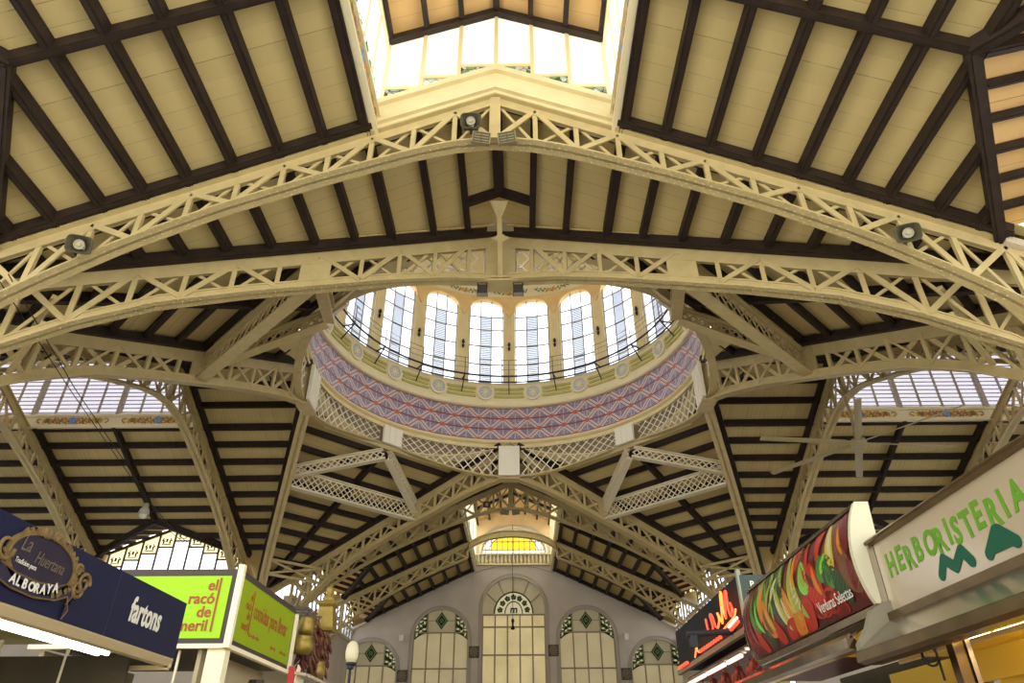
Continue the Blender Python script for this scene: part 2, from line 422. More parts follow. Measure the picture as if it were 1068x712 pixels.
for arm, (fn, E0, nb) in ARMS.items():
    lend = E0+BAY*nb
    m = MB()
    for sg in (-1, 1):
        m.prism([P3(arm, 0, E0-.1, ZA+.2), P3(arm, sg*(MW+.5), E0-.1, ZE+.2), P3(arm, sg*(MW+.5), lend, ZE+.2), P3(arm, 0, lend, ZA+.2)], (0, 0, .06))
    ce = struct(m.build('ceiling', M_PLO)); tag(ce, 'boarded ceiling tinted as if sunlit inside the raised lantern of the %s' % LANT[arm], 'ceiling')
    for sg in (-1, 1):
        for k in range(0, 4):
            if k == 0 and sg < 0: continue
            a = 1.05*k; z = ZA-S*a*.98
            b = MB(); b.beam(P3(arm, sg*a, E0, z+.1), P3(arm, sg*a, lend, z+.1), .15 if k else .2, .2); b.build('purlin', M_WOOD, ce)
        for b in range(nb*2+1):
            l = E0+.15+b*HB
            k = MB(); k.beam(P3(arm, 0, l, ZA+.02), P3(arm, sg*(MW+.1), l, ZE+.02), .22, .22); k.build('rafter', M_WOOD, ce)
    # long glazed sides
    for sg in (-1, 1):
        if arm in ('near', 'far') : side = ('left' if sg < 0 else 'right')
        else: side = ('near' if sg < 0 else 'far')
        wd = window('glazed %s side of the lantern above the %s' % (side, LANT[arm]))
        inn = P3(arm, -sg, 0, 0)-P3(arm, 0, 0, 0); ux = P3(arm, 0, 1, 0)-P3(arm, 0, 0, 0)
        ap = sg*MW
        s_ = MB()
        s_.obox(P3(arm, ap, (E0+lend)/2, (ZS0+ZS1)/2), ux*(lend-E0)/2, inn*.06, V((0, 0, (ZS1-ZS0)/2)))
        for zz, th, pr in ((ZS0+.03, .06, .14), (ZS0+.14, .025, .09), (ZS1-.03, .05, .15), (ZS1+.08, .03, .08), (ZE+.05, .12, .1)):
            s_.obox(P3(arm, ap, (E0+lend)/2, zz), ux*(lend-E0)/2, inn*pr, V((0, 0, th)))
        s_.build('window_sill', M_LEDGE, wd)
        n = int(round((lend-E0)/1.075))
        tl = MB(); fr = MB(); pn = MB(); lv = MB()
        for i in range(n+1):
            l = E0+i*(lend-E0)/n
            if i: fr.obox(P3(arm, ap, l, (ZS1+ZE)/2), ux*(.09 if i % 4 == 0 else .035), inn*(.12 if i % 4 == 0 else .05), V((0, 0, (ZE-ZS1)/2)))
            if i < n:
                lm = l+.5*(lend-E0)/n
                pn.obox(P3(arm, ap, lm, (ZS1+ZE)/2), ux*.5*(lend-E0)/n, inn*.006, V((0, 0, (ZE-ZS1)/2)))
        if arm in ('left', 'right'):
            for j in range(14):
                z = ZS1+.2+j*(ZE-ZS1-.3)/13
                lv.obox(P3(arm, ap, (E0+lend)/2, z), ux*(lend-E0)/2, inn*.018, V((0, 0, .022)))
            lv.build('glazing_bar', mat('grey_blue_bar', (.50, .50, .55), .5), wd)
        else:
            st = MB()
            st.obox(P3(arm, ap+(-sg)*.02, (E0+lend)/2, ZS1+.45), ux*(lend-E0)/2, inn*.004, V((0, 0, .34))); st.build('stained_glass', M_STG, wd)
        n2 = int(round((lend-E0)/4.3))
        for i in range(n2):
            scroll_tile(tl, P3(arm, ap-sg*.07, E0+(i+.5)*(lend-E0)/n2, (ZS0+ZS1)/2+.02), ux, (0, 0, 1), inn, 1.85, 0)
        tl.build('tile_garland', M_TB, wd)
        fr.build('window_frame', M_SASH if arm in ('left', 'right') else M_CREAMW, wd); pn.build('pane', M_SKYDIM if arm in ('left', 'right') else M_FROST, wd)
    # gable end facing away from the dome
    wd = window('white gable window of the %s lantern above its first truss' % LANT[arm])
    ux = P3(arm, 1, 0, 0)-P3(arm, 0, 0, 0); out = P3(arm, 0, 1, 0)-P3(arm, 0, 0, 0)
    f = MB()
    for sg in (-1, 1):
        # raking plaster sill on the truss
        f.prism([P3(arm, 0, E0, 17.85), P3(arm, sg*(MW+.1), E0, zroof(MW+.1)+.05), P3(arm, sg*(MW+.1), E0, zroof(MW)+1.12), P3(arm, 0, E0, 18.92)], out*.12)
        f.prism([P3(arm, 0, E0+.12, 18.72), P3(arm, sg*(MW+.1), E0+.12, zroof(MW)+.92), P3(arm, sg*(MW+.1), E0+.12, zroof(MW)+1.12), P3(arm, 0, E0+.12, 18.92)], out*.14)
        f.prism([P3(arm, 0, E0+.12, 17.95), P3(arm, sg*(MW+.1), E0+.12, zroof(MW)+.15), P3(arm, sg*(MW+.1), E0+.12, zroof(MW)+.3), P3(arm, 0, E0+.12, 18.1)], out*.12)
    f.build('window_sill', M_CREAMW, wd)
    fr = MB(); pn = MB(); st = MB()
    for i in range(-3, 4):
        a = i*1.07; zb = zroof(abs(a))+1.05; zt = ZA-S*abs(a)*.98+.1
        fr.obox(P3(arm, a, E0+.04, (zb+zt)/2), ux*.055, out*.05, V((0, 0, (zt-zb)/2)))
    for i in range(-3, 3):
        a0, a1 = i*1.07, (i+1)*1.07; am = (a0+a1)/2; ai = min(abs(a0), abs(a1)); ao = max(abs(a0), abs(a1))
        zm = zroof(ai)+1.05+.28                                # level rail of the panel
        fr.obox(P3(arm, am, E0+.04, zm), ux*.535, out*.045, V((0, 0, .06)))
        t0, t1 = ZA-S*abs(a0)*.98+.1, ZA-S*abs(a1)*.98+.1
        pn.prism([P3(arm, a0, E0+.05, zm), P3(arm, a1, E0+.05, zm), P3(arm, a1, E0+.05, t1), P3(arm, a0, E0+.05, t0)], out*.01)
        st.prism([P3(arm, a0, E0+.05, zroof(abs(a0))+1.0), P3(arm, a1, E0+.05, zroof(abs(a1))+1.0), P3(arm, a1, E0+.05, zm), P3(arm, a0, E0+.05, zm)], out*.01)
    for sg in (-1, 1):
        fr.beam(P3(arm, 0, E0+.04, ZA+.04), P3(arm, sg*MW, E0+.04, ZE+.04), .1, .12, side=out)
    fr.build('window_frame', M_CREAMW, wd); pn.build('pane', M_FROST, wd); st.build('stained_glass', M_STG, wd)

# dormer end windows of the bays
M_LEAF = glass('cream_opal_glass', (.80, .74, .56), .25)
for arm, (fn, E0, nb) in ARMS.items():
    ux = P3(arm, 0, 1, 0)-P3(arm, 0, 0, 0)
    for b in range(nb):
        if arm == 'near' and b > 0: continue
        l0 = E0+b*BAY; l1 = l0+BAY; lm = l0+HB
        for sg in (-1, 1):
            o2 = P3(arm, sg, 0, 0)-P3(arm, 0, 0, 0)
            if arm in ('near', 'far'): side = ('left' if sg < 0 else 'right')
            else: side = ('near' if sg < 0 else 'far')
            wd = window('gabled dormer window on the %s side of the %s, %s bay from the dome' % (side, LANT[arm], ('first', 'second')[b]))
            fr = MB(); pn = MB(); st = MB(); sl = MB(); og = MB(); n = 9; zb = 10.7
            for i in range(n+1):
                l = l0+.15+i*(BAY-.3)/n; zt = zde(DA)+(zdr(DA)-zde(DA))*(1-abs(l-lm)/HB)
                fr.obox(P3(arm, sg*DA, l, (zb+zt)/2), ux*.045, o2*.05, V((0, 0, (zt-zb)/2)))
                if i < n:
                    l2 = l0+.15+(i+1)*(BAY-.3)/n; zt2 = zde(DA)+(zdr(DA)-zde(DA))*(1-abs(l2-lm)/HB)
                    zi = min(zt, zt2); zk = zi-.75
                    pn.prism([P3(arm, sg*DA, l, zb), P3(arm, sg*DA, l2, zb), P3(arm, sg*DA, l2, zk), P3(arm, sg*DA, l, zk)], o2*.01)
                    st.prism([P3(arm, sg*DA, l, zk), P3(arm, sg*DA, l2, zk), P3(arm, sg*DA, l2, zt2), P3(arm, sg*DA, l, zt)], o2*.01)
                    fr.obox(P3(arm, sg*DA, (l+l2)/2, zk), ux*.45, o2*.04, V((0, 0, .04)))
                    cq = P3(arm, sg*(DA-.04), (l+l2)/2, zk+.38); uz_ = V((0, 0, 1))
                    for s2 in (-1, 1):
                        og.tube([cq+ux*s2*(.20-.13*t*math.cos(5*t))+uz_*(-.16+.36*t+.08*math.sin(6*t)) for t in [j/9 for j in range(10)]], [.05*(1-.5*j/9) for j in range(10)], 5)
                    og.obox(cq+uz_*.03, ux*.06, o2*.01, uz_*.1)
                    og.obox(cq-uz_*.22, ux*.26, o2*.01, uz_*.025)
            sl.obox(P3(arm, sg*DA, lm, 11.55), ux*HB, o2*.10, V((0, 0, .10)))
            sl.obox(P3(arm, sg*DA, lm, zb), ux*HB, o2*.1, V((0, 0, .1)))
            for s2 in (-1, 1):
                fr.beam(P3(arm, sg*DA, lm, zdr(DA)+.05), P3(arm, sg*DA, lm+s2*HB, zde(DA)+.05), .12, .16, side=o2)
                # little triangular light over the truss
                la = lm+s2*(HB-.12)
                st.prism([P3(arm, sg*11.9, la, zroof(11.9)), P3(arm, sg*DA, la, zde(DA)), P3(arm, sg*DA, la, zroof(DA))], ux*.01)
                sl.beam(P3(arm, sg*12.1, la, zroof(12.1)-.05), P3(arm, sg*(DA+1.4), la, zroof(DA+1.4)-.05), .16, .2, side=ux)
            fr.build('window_frame', mat('dark_brown_glazing_bar', (.10, .065, .04), .6), wd); sl.build('window_sill', mat('pale_pinkish_paint', (.62, .54, .42), .6), wd); pn.build('pane', M_CLEAR, wd); og.build('leaf_ornament', mat('dark_olive_leading', (.06, .055, .025), .6), wd); st.build('stained_glass', M_LEAF, wd)

# ------------------------------------------------------------------ riveted steel trusses
GB = [(0, 15.88), (1.1, 15.76), (2.14, 15.47), (3.3, 15.03), (4.56, 14.55), (6.82, 13.58), (8.9, 12.48), (10.8, 11.25), (11.92, 10.4), (13.0, 9.3), (14, 7.9), (14.7, 6.4), (15.36, 4.6)]
VB = [(0, 15.62), (.6, 15.6), (2.0, 15.2), (3.6, 14.62), (4.7, 14.16), (7.1, 13.15), (9.1, 12.2), (10.6, 11.2), (12.2, 9.85), (13.3, 8.4), (14.4, 6.5), (15.36, 4.6)]
def half_truss(root, B, n, amax, bot, panel, tp, bp, fwid, rivets, plates, amin=0.0, topw=.34):
    """one rafter half of a truss: B(a,z) -> point, n = normal of its plane"""
    n = V(n).normalized()
    top = lambda a: zroof(a)
    N = 30
    st = [amin+(amax-amin)*i/N for i in range(N+1)]
    def strip(mb, zf0, zf1, th):
        mb.loft([[B(a, zf0(a))-n*th/2, B(a, zf0(a))+n*th/2, B(a, zf1(a))+n*th/2, B(a, zf1(a))-n*th/2] for a in st])
    m = MB(); strip(m, lambda a: top(a)-tp, top, .07)
    m.loft([[B(a, top(a)-.05)-n*topw/2, B(a, top(a)-.05)+n*topw/2, B(a, top(a))+n*topw/2, B(a, top(a))-n*topw/2] for a in st])
    strip(m, lambda a: top(a)-tp, lambda a: top(a)-tp+.06, .13)
    for p0, p1 in plates:      # solid web plates between the openings
        q = [p0+(p1-p0)*i/6 for i in range(7)]
        m.loft([[B(a, bot(a)+.02)-n*.05, B(a, bot(a)+.02)+n*.05, B(a, top(a)-.02)+n*.05, B(a, top(a)-.02)-n*.05] for a in q])
    m.build('top_chord', M_TRUSS, root)
    m = MB(); strip(m, bot, lambda a: bot(a)+bp, .08)
    m.loft([[B(a, bot(a))-n*fwid/2, B(a, bot(a))+n*fwid/2, B(a, bot(a)+.05)+n*fwid/2, B(a, bot(a)+.05)-n*fwid/2] for a in st])
    strip(m, lambda a: bot(a)+bp-.05, lambda a: bot(a)+bp, .14)
    if rivets:
        na = int((amax-amin)/.19); da = (amax-amin)/na
        for i in range(na):
            a = amin+da*(i+.5)
            if a > 13: break
            tn = (B(a+.05, bot(a+.05))-B(a-.05, bot(a-.05))).normalized(); dn = n.cross(tn).normalized()
            if dn.z > 0: dn = -dn
            for j, o in enumerate((-.40, -.14, .14, .40)):
                p = B(a+(da/2 if j in (1, 2) else 0), bot(a+(da/2 if j in (1, 2) else 0)))+n*o*fwid
                r = .026
                m.add([p+tn*r+n*r, p-tn*r+n*r, p-tn*r-n*r, p+tn*r-n*r, p+dn*.022], [(0, 1, 4), (1, 2, 4), (2, 3, 4), (3, 0, 4)])
    m.build('bottom_chord', M_TRUSS, root)
    k0 = int(math.ceil(amin/panel-1e-6)); kk = k0
    inplate = lambda a: any(p0-.12 < a < p1+.12 for p0, p1 in plates)
    pts = []
    a = amin
    while a < amax-1.2:
        pts.append(a); a += panel
    for i, a in enumerate(pts):
        if not inplate(a) and a > .3:
            b = MB(); tilt = .0
            b.beam(B(a, bot(a)+bp*.6), B(a, top(a)-tp*.55), .10, .13, side=n); b.build('post', M_TRUSS, root)
        if i+1 < len(pts):
            a2 = pts[i+1]
            if inplate((a+a2)/2): continue
            ev = i % 2 == 0
            lo, hi = (a, a2) if ev else (a2, a)
            b = MB(); b.beam(B(lo, bot(lo)+bp*.55)+n*.05, B(hi, top(hi)-tp*.5)+n*.05, .05, .15, side=n); b.build('diagonal_brace', M_TRUSS, root)
            b = MB(); b.beam(B(hi, bot(hi)+bp*.55)-n*.05, B(lo, top(lo)-tp*.5)-n*.05, .05, .08, side=n); b.build('counter_brace', M_TRUSS, root)
gb = lambda a: interp(GB, a)
vb = lambda a: interp(VB, a)
ORD = ('first', 'second', 'third')
def gable_truss(arm, l, lab, rivets, opened=False):
    fn = ARMS[arm][0]
    ctr = P3(arm, 0, l, 15.9)
    root = thing('roof_truss', lab, 'roof truss', ctr, 'gabled trusses of the four wings')
    n = P3(arm, 0, 1, 0)-P3(arm, 0, 0, 0)
    for sg in (-1, 1):
        half_truss(root, lambda a, z, sg=sg: P3(arm, sg*a, l, z), n, 15.2, gb, 1.1, .38, .16, .44, rivets, [], 3.3 if opened else 0.0)
    if opened:
        m = MB(); zz_ = lambda a: 15.15+1.5*math.sqrt(max(0, 1-(a/3.45)**2))
        m.loft([[P3(arm, a, l, zz_(a)+dz)+n*dn for dz, dn in ((0, -.22), (0, .22), (.06, .22), (.06, .05), (.42, .05), (.42, .2), (.48, .2), (.48, -.2), (.42, -.2), (.42, -.05), (.06, -.05), (.06, -.22))] for a in [3.42*math.sin(PI/2*(-1+j/12)) for j in range(25)]])
        m.build('arch_rib', M_TRUSS, root); return root
    b = MB(); b.beam(P3(arm, 0, l, 15.95), P3(arm, 0, l, 17.7), .16, .3, side=n); b.beam(P3(arm, 0, l, 15.95)-n*.06, P3(arm, 0, l, 17.7)-n*.06, .1, .08, side=n); b.build('king_post', M_TRUSS, root)
    return root
gable_truss('near', EN, 'riveted cream roof truss nearest the camera, under the white gable window', True)
gable_truss('far', EN, 'cream gabled truss just beyond the dome ring, in front of the end wall', False)
gable_truss('far', EN+BAY, 'cream gabled truss closest to the end wall with its arched windows', False, True)
for arm in ('left', 'right'):
    gable_truss(arm, ET, 'cream arched truss of the %s wing, nearer the dome' % arm, False)
    gable_truss(arm, ET+BAY, 'cream sloping truss of the %s wing, farther from the dome, at the picture edge' % arm, False)

VLAB = {'near': 'big riveted cream truss crossing in front of the dome', 'far': 'cream truss descending both ways from the far post of the dome ring',
        'left': 'cream truss on the left side of the dome ring', 'right': 'cream truss on the right side of the dome ring'}
NODE = 5.5
for arm in ARMS:
    root = thing('valley_truss', VLAB[arm], 'roof truss', P3(arm, 0, R0, 15.6), 'trusses carrying the dome ring')
    for sg in (-1, 1):
        dvec = (P3(arm, sg*1, R0+T, 0)-P3(arm, 0, R0, 0)); n = V((0, 0, 1)).cross(dvec)
        if n.dot(P3(arm, 0, 1, 0)-P3(arm, 0, 0, 0)) < 0: n = -n
        half_truss(root, lambda a, z, sg=sg: P3(arm, sg*a, R0+T*a, z), n, 15.2, vb, 1.08, .52, .36, .46, arm == 'near', [(0, .52), (5.15, 5.95)])
    n = P3(arm, 0, 1, 0)-P3(arm, 0, 0, 0); ux = P3(arm, 1, 0, 0)-P3(arm, 0, 0, 0)
    # slim strut with a flared head that carries the end of the ridge
    p = P3(arm, 0, R0+.18, 15.75); q = P3(arm, 0, 11.0, 17.45); b = MB()
    b.beam(p, q, .16, .10, side=ux); b.beam(p, q, .06, .2, side=ux)
    d = (q-p).normalized()
    b.prism([q-ux*.30+d*.05, q+ux*.30+d*.05, q+ux*.07-d*.5, q-ux*.07-d*.5], n*.10)
    b.build('ridge_strut', M_TRUSS, root)
    m = MB(); m.obox(P3(arm, 0, R0+.05, 15.6), ux*.62, n*.34, V((0, 0, .035))); m.build('joint_plate', M_TRUSS, root)

# ------------------------------------------------------------------ lattice struts between ring and trusses
def lattice(root, p, q, h, wd, step, mt, bar=.05):
    p = V(p); q = V(q); d = (q-p).normalized(); p = p+d*.10; q = q-d*.10; L = (q-p).length; s = d.cross(V((0, 0, 1))).normalized(); nz = s.cross(d)
    if nz.z < 0: nz = -nz
    m = MB(); m.beam(p, q, wd, .06, side=s); m.beam(p+nz*.08, q+nz*.08, .06, .12, side=s); m.build('bottom_flange', mt, root)
    m = MB(); m.beam(p+nz*h, q+nz*h, wd*.8, .06, side=s); m.beam(p+nz*(h-.06), q+nz*(h-.06), .06, .12, side=s); m.build('top_flange', mt, root)
    m = MB(); k = -h
    while k < L:
        for sg in (1, -1):
            x0, x1, z0, z1 = k, k+h, 0, h
            if x0 < 0: z0 = -x0; x0 = 0
            if x1 > L: z1 = h-(x1-L); x1 = L
            if x1-x0 < .05: continue
            if sg < 0: z0, z1 = h-z0, h-z1
            m.beam(p+d*x0+nz*z0+s*.02*sg, p+d*x1+nz*z1+s*.02*sg, .03, bar, side=s)
        k += step
    m.build('lattice_web', mt, root)
def vpt(arm, sg, a, z): return P3(arm, sg*a, R0+T*a, z)
for nm, qx, qy in (('far right', 1, 1), ('far left', -1, 1), ('near right', 1, -1), ('near left', -1, -1)):
    a1 = 'far' if qy > 0 else 'near'; a2 = 'right' if qx > 0 else 'left'
    n1 = vpt(a1, qx, NODE, 14.0); n2 = vpt(a2, qy, NODE, 14.0)
    rp = V((qx*RB*RSQ, D+qy*RB*RSQ, 16.35))
    r = thing('lattice_beam', 'deep cream lattice beam tying two trusses together, %s of the dome ring' % nm, 'lattice beam', n1, 'lattice beams around the dome ring'); lattice(r, n1, n2, 1.0, .42, .36 if qy > 0 else .5, M_WHITE if qy > 0 else M_TRUSS, .055)
    for nn, on, fl_ in ((n1, 'central truss', True), (n2, 'side truss', False)):
        r = thing('lattice_strut', 'slim cream strut from the %s post of the dome ring to the %s' % (nm, on), 'strut', rp, 'struts around the dome ring')
        lattice(r, rp-V((0, 0, .5)), nn+V((0, 0, .42)), .60, .40, .34, M_WHITE if qy > 0 else M_TRUSS, .07)
# tie bars between trusses near the corner columns, and the columns
for qx in (-1, 1):
    for qy in (-1, 1):
        side = ('left' if qx < 0 else 'right'); ff = 'far' if qy > 0 else 'near'
        arm = 'far' if qy > 0 else 'near'; a2 = 'right' if qx > 0 else 'left'
        c = MB(); cx, cy = qx*C, D+qy*C
        c.lathe([(.0, 0), (.75, 0), (.75, .9), (.5, 1.05), (.34, 1.3), (.30, 6.6), (.42, 6.8), (.55, 7.2), (.55, 8.6), (0, 8.6)], (cx, cy, 0), 16)
        o = struct(c.build('column', M_TRUSS, None, True)); tag(o, 'tall cream steel column at the %s %s corner of the crossing' % (ff, side), 'column')
        # struts tying the diagonal trusses above the column
        p = vpt(arm, qx, 11.2, 11.9); q = vpt(a2, qy, 11.2, 11.9)
        p2 = vpt(arm, qx, 11.2, 11.1); q2 = vpt(a2, qy, 11.2, 11.1)
        r = thing('tie_frame', 'crossed cream tie bars above the %s %s corner column' % (ff, side), 'tie bars', p, 'tie bars above the corner columns')
        for a_, b_ in ((p, q), (p2, q2)):
            m = MB(); m.beam(a_, b_, .14, .12); m.build('tie_bar', M_TRUSS, r)
        for a_, b_ in ((p, q2), (p2, q)):
            m = MB(); m.beam(a_, b_, .06, .10); m.build('cross_brace', M_TRUSS, r)
for arm, (fn, E0, nb) in ARMS.items():
    if arm == 'near': continue
    for b in (1,):
        for sg in (-1, 1):
            c = MB(); p = P3(arm, sg*C, E0+b*BAY, 0)
            c.lathe([(0, 0), (.6, 0), (.6, .9), (.30, 1.2), (.26, 5.2), (.4, 5.6), (.4, 6.6), (0, 6.6)], p, 14)
            sd = ('left' if sg < 0 else 'right') if arm == 'far' else ('near' if sg < 0 else 'far')
            o = struct(c.build('column', M_TRUSS, None, True)); tag(o, 'cream steel column under the outer truss of the %s, %s side' % (LANT[arm], sd), 'column')

# ------------------------------------------------------------------ dome
def cyl(r, ph, z): return V((r*math.sin(ph), D+r*math.cos(ph), z))
dome = thing('dome', 'round glazed dome with tiled band and white lattice ring above the crossing', 'dome', (0, D, 15.8))
M_GOLDL = mat('yellow_green_moulding', (.52, .48, .14), .5, noise=.12, scale=3)
def ringwall(r, prof, mt, name, n=120, smooth=False):
    m = MB(); m.lathe(prof, (0, D, 0), n); return m.build(name, mt, dome, smooth)
ZLT = 17.55
def zlb(ph): return 16.2-.40*math.cos(4*ph)
M_LATW = mat('white_lattice_paint', (.86, .82, .68), .5)
# lattice ring
POSTS = [k*PI/4 for k in range(8)]
for k in range(8):
    p0 = k*PI/4; hw = .62/RB
    m = MB(); nb_ = 13; a0 = p0+hw; a1 = p0+PI/4-hw; da = (a1-a0)/11
    for i in range(-4, 12):
        for sg in (1, -1):
            secs = []
            for j in range(9):
                u = j/8; ph = a0+da*(i+2.6*(u if sg > 0 else 1-u)); 
                if ph < a0 or ph > a1: continue
                z = zlb(ph)+(ZLT-zlb(ph))*u
                t = cyl(1, ph, 0)-V((0, D, 0)); tn = V((t.y, -t.x, 0)); c = cyl(RB-.02*sg, ph, z)
                secs.append([c-tn*.035-t*.02, c+tn*.035-t*.02, c+tn*.035+t*.02, c-tn*.035+t*.02])
            if len(secs) > 1: m.loft(secs)
    m.build('lattice_panel', M_LATW, dome)
    m = MB(); n = 4; secs = []
    for i in range(n+1):
        ph = p0-hw+2*hw*i/n; secs.append([cyl(RB-.36, ph, zlb(ph)-.03), cyl(RB-.22, ph, zlb(ph)-.03), cyl(RB-.22, ph, ZLT), cyl(RB-.36, ph, ZLT)])
    m.loft(secs)
    for o in (-.9, -.3, .3, .9):
        ph = p0+hw*o; m.beam(cyl(RB-.37, ph, zlb(ph)), cyl(RB-.37, ph, ZLT), .05, .03, side=cyl(1, ph+PI/2, 0)-V((0, D, 0)))
    m.build('ring_post', M_LATW, dome)
m = MB(); secs = []
for i in range(144):
    ph = 2*PI*i/144; z = zlb(ph); secs.append([cyl(RB-.16, ph, z-.05), cyl(RB+.16, ph, z-.05), cyl(RB+.16, ph, z+.03), cyl(RB-.16, ph, z+.03)])
m.loft(secs, closed=True); m.build('bottom_flange', M_TRUSS, dome)
ringwall(0, [(RB+.2, 17.62), (RB-.14, 17.50), (RB-.16, 17.60), (RB-.05, 17.66), (RB-.02, 17.78), (RB-.18, 17.84), (RB-.20, 17.92), (RB-.10, 17.98), (RB+.05, 18.10), (RB+.16, 18.12)], M_CREAMW, 'cornice')
m = MB()
for i in range(144):
    q4 = []
    for ph in (2*PI*i/144, 2*PI*(i+1)/144):
        e = (math.degrees(ph) % 90)-45; z0 = zf(9.55*math.cos(math.radians(e)))+.2
        q4 += [cyl(9.58, ph, min(z0, 17.55)), cyl(9.58, ph, 18.40)]
    m.add([q4[0], q4[2], q4[3], q4[1]], [(0, 1, 2, 3)])
m.build('drum_wall', mat('brownish_cream_boards', (.36, .29, .17), .8, noise=.1, scale=2), dome)
# tile frieze
TZ0, TZ1, RT = 18.10, 20.20, 9.30
mt = mat('purple_red_tile', (.4, .3, .4), .3); x = NX(mt); n = mt.node_tree
uvn = n.nodes.new('ShaderNodeUVMap'); sp = n.nodes.new('ShaderNodeSeparateXYZ'); n.links.new(uvn.outputs[0], sp.inputs[0]); U, W = sp.outputs[0], sp.outputs[1]
def tri(e): return x.op('ABSOLUTE', x.op('SUBTRACT', x.op('FRACT', x.op('ADD', e, .5)), .5))   # distance to nearest integer
d1 = tri(x.op('ADD', U, W)); d2 = tri(x.op('SUBTRACT', U, W)); dmin = x.op('MINIMUM', d1, d2); dmax = x.op('MAXIMUM', d1, d2)
dh = tri(x.op('MULTIPLY', W, 2)); dv = tri(x.op('MULTIPLY', U, 2))
tcn = n.nodes.new('ShaderNodeTexCoord'); nz = n.nodes.new('ShaderNodeTexNoise'); nz.inputs['Scale'].default_value = 5; n.links.new(tcn.outputs['Object'], nz.inputs['Vector'])
vor = n.nodes.new('ShaderNodeTexVoronoi'); vor.inputs['Scale'].default_value = 7; n.links.new(tcn.outputs['Object'], vor.inputs['Vector'])
c = x.mix(x.op('LESS_THAN', vor.outputs['Distance'], .32), (.26, .21, .32), (.52, .47, .56))
c = x.mix(x.op('LESS_THAN', dv, .05), c, (.50, .47, .52))
c = x.mix(x.op('LESS_THAN', dmin, .155), c, (.16, .12, .22))
c = x.mix(x.op('LESS_THAN', dmin, .135), c, (.84, .80, .78))
c = x.mix(x.op('LESS_THAN', dmin, .095), c, (.22, .16, .30))
c = x.mix(x.op('LESS_THAN', dmin, .072), c, (.82, .78, .76))
c = x.mix(x.op('LESS_THAN', dmin, .036), c, (.42, .10, .06))
c = x.mix(x.op('LESS_THAN', dh, .07), c, (.26, .05, .04))
c = x.mix(x.op('LESS_THAN', dmax, .12), c, (.55, .11, .05))
c = x.mix(x.op('MULTIPLY', nz.outputs[0], .3), c, (.3, .22, .26))
n.links.new(c, n.nodes['Principled BSDF'].inputs['Base Color'])
m = MB(); N = 160
vs = []; fs = []; uv = []
for i in range(N+1):
    ph = 2*PI*i/N
    for j in range(2): vs.append(cyl(RT-.12*(1-j), ph, TZ0+(TZ1-TZ0)*j))
for i in range(N): fs.append((2*i, 2*i+2, 2*i+3, 2*i+1))
me = bpy.data.meshes.new('tile_frieze'); me.from_pydata([tuple(p-V((0, D, 15.8))) for p in vs], [], fs); ul = me.uv_layers.new(name='UVMap')
for p in me.polygons:
    for li, vi in zip(p.loop_indices, p.vertices):
        i, j = divmod(vi, 2); ul.data[li].uv = (i/N*40+.25, 1.5*j)
me.materials.append(mt); o = bpy.data.objects.new('tile_frieze', me); COL.objects.link(o); o.parent = dome
# ledge and medallion band
ringwall(0, [(RT, 20.2), (RT-.16, 20.22), (RT-.2, 20.30), (RT-.12, 20.40), (RT-.05, 20.62), (RT+.04, 20.66)], M_LEDGE, 'ledge')
ringwall(0, [(RT+.04, 20.64), (RT+.06, 21.85), (RT-.02, 21.90), (RT+.3, 21.92)], M_LEDGE, 'medallion_band')
NW = 20; st = 2*PI/NW; RW = 9.5
M_MED = mat('pale_blue_relief', (.50, .56, .62), .5)
for k in range(NW):
    pc = (k+.5)*st; c = cyl(RT+.02, pc, 21.24); ax = (V((0, D, 21.24))-c).normalized(); tx = V((ax.y, -ax.x, 0)); uz = V((0, 0, 1))
    m = MB()
    def disc(r0, r1, h0, h1, nn=24):
        secs = []
        for i in range(nn):
            a = 2*PI*i/nn; e = tx*math.cos(a)+uz*math.sin(a)
            secs.append([c+e*r0+ax*h0, c+e*r1+ax*h0, c+e*r1+ax*h1, c+e*r0+ax*h1])
        m.loft(secs, closed=True)
    disc(.40, .52, 0, .09); o = m.build('medallion', M_LEDGE, dome)
    m = MB(); disc(.0, .41, 0, .045)
    q = m.build('medallion_field', M_MED, o)
    m = MB()
    for i in range(8):
        a = 2*PI*i/8; e = tx*math.cos(a)+uz*math.sin(a); e2 = tx*math.cos(a+PI/2)+uz*math.sin(a+PI/2)
        m.obox(c+e*.18+ax*.06, e*.10, e2*.035, ax*.02)
    m.obox(c+ax*.06, tx*.07, uz*.07, ax*.03); m.build('relief', M_LEDGE, o)
    # three horizontal mouldings between medallions
    m = MB()
    for zz in (20.98, 21.24, 21.50):
        secs = []
        w_ = .30 if abs(zz-21.24) > .1 else .26
        for i in range(7):
            ph = k*st+(-1+2*i/6)*(st/2-(.62 if zz == 21.24 else .56)/RT)
            secs.append([cyl(RT+.06, ph, zz-.075), cyl(RT-.02, ph, zz-.075), cyl(RT-.02, ph, zz+.075), cyl(RT+.06, ph, zz+.075)])
        m.loft(secs)
    m.build('panel_moulding', M_GOLDL, dome)
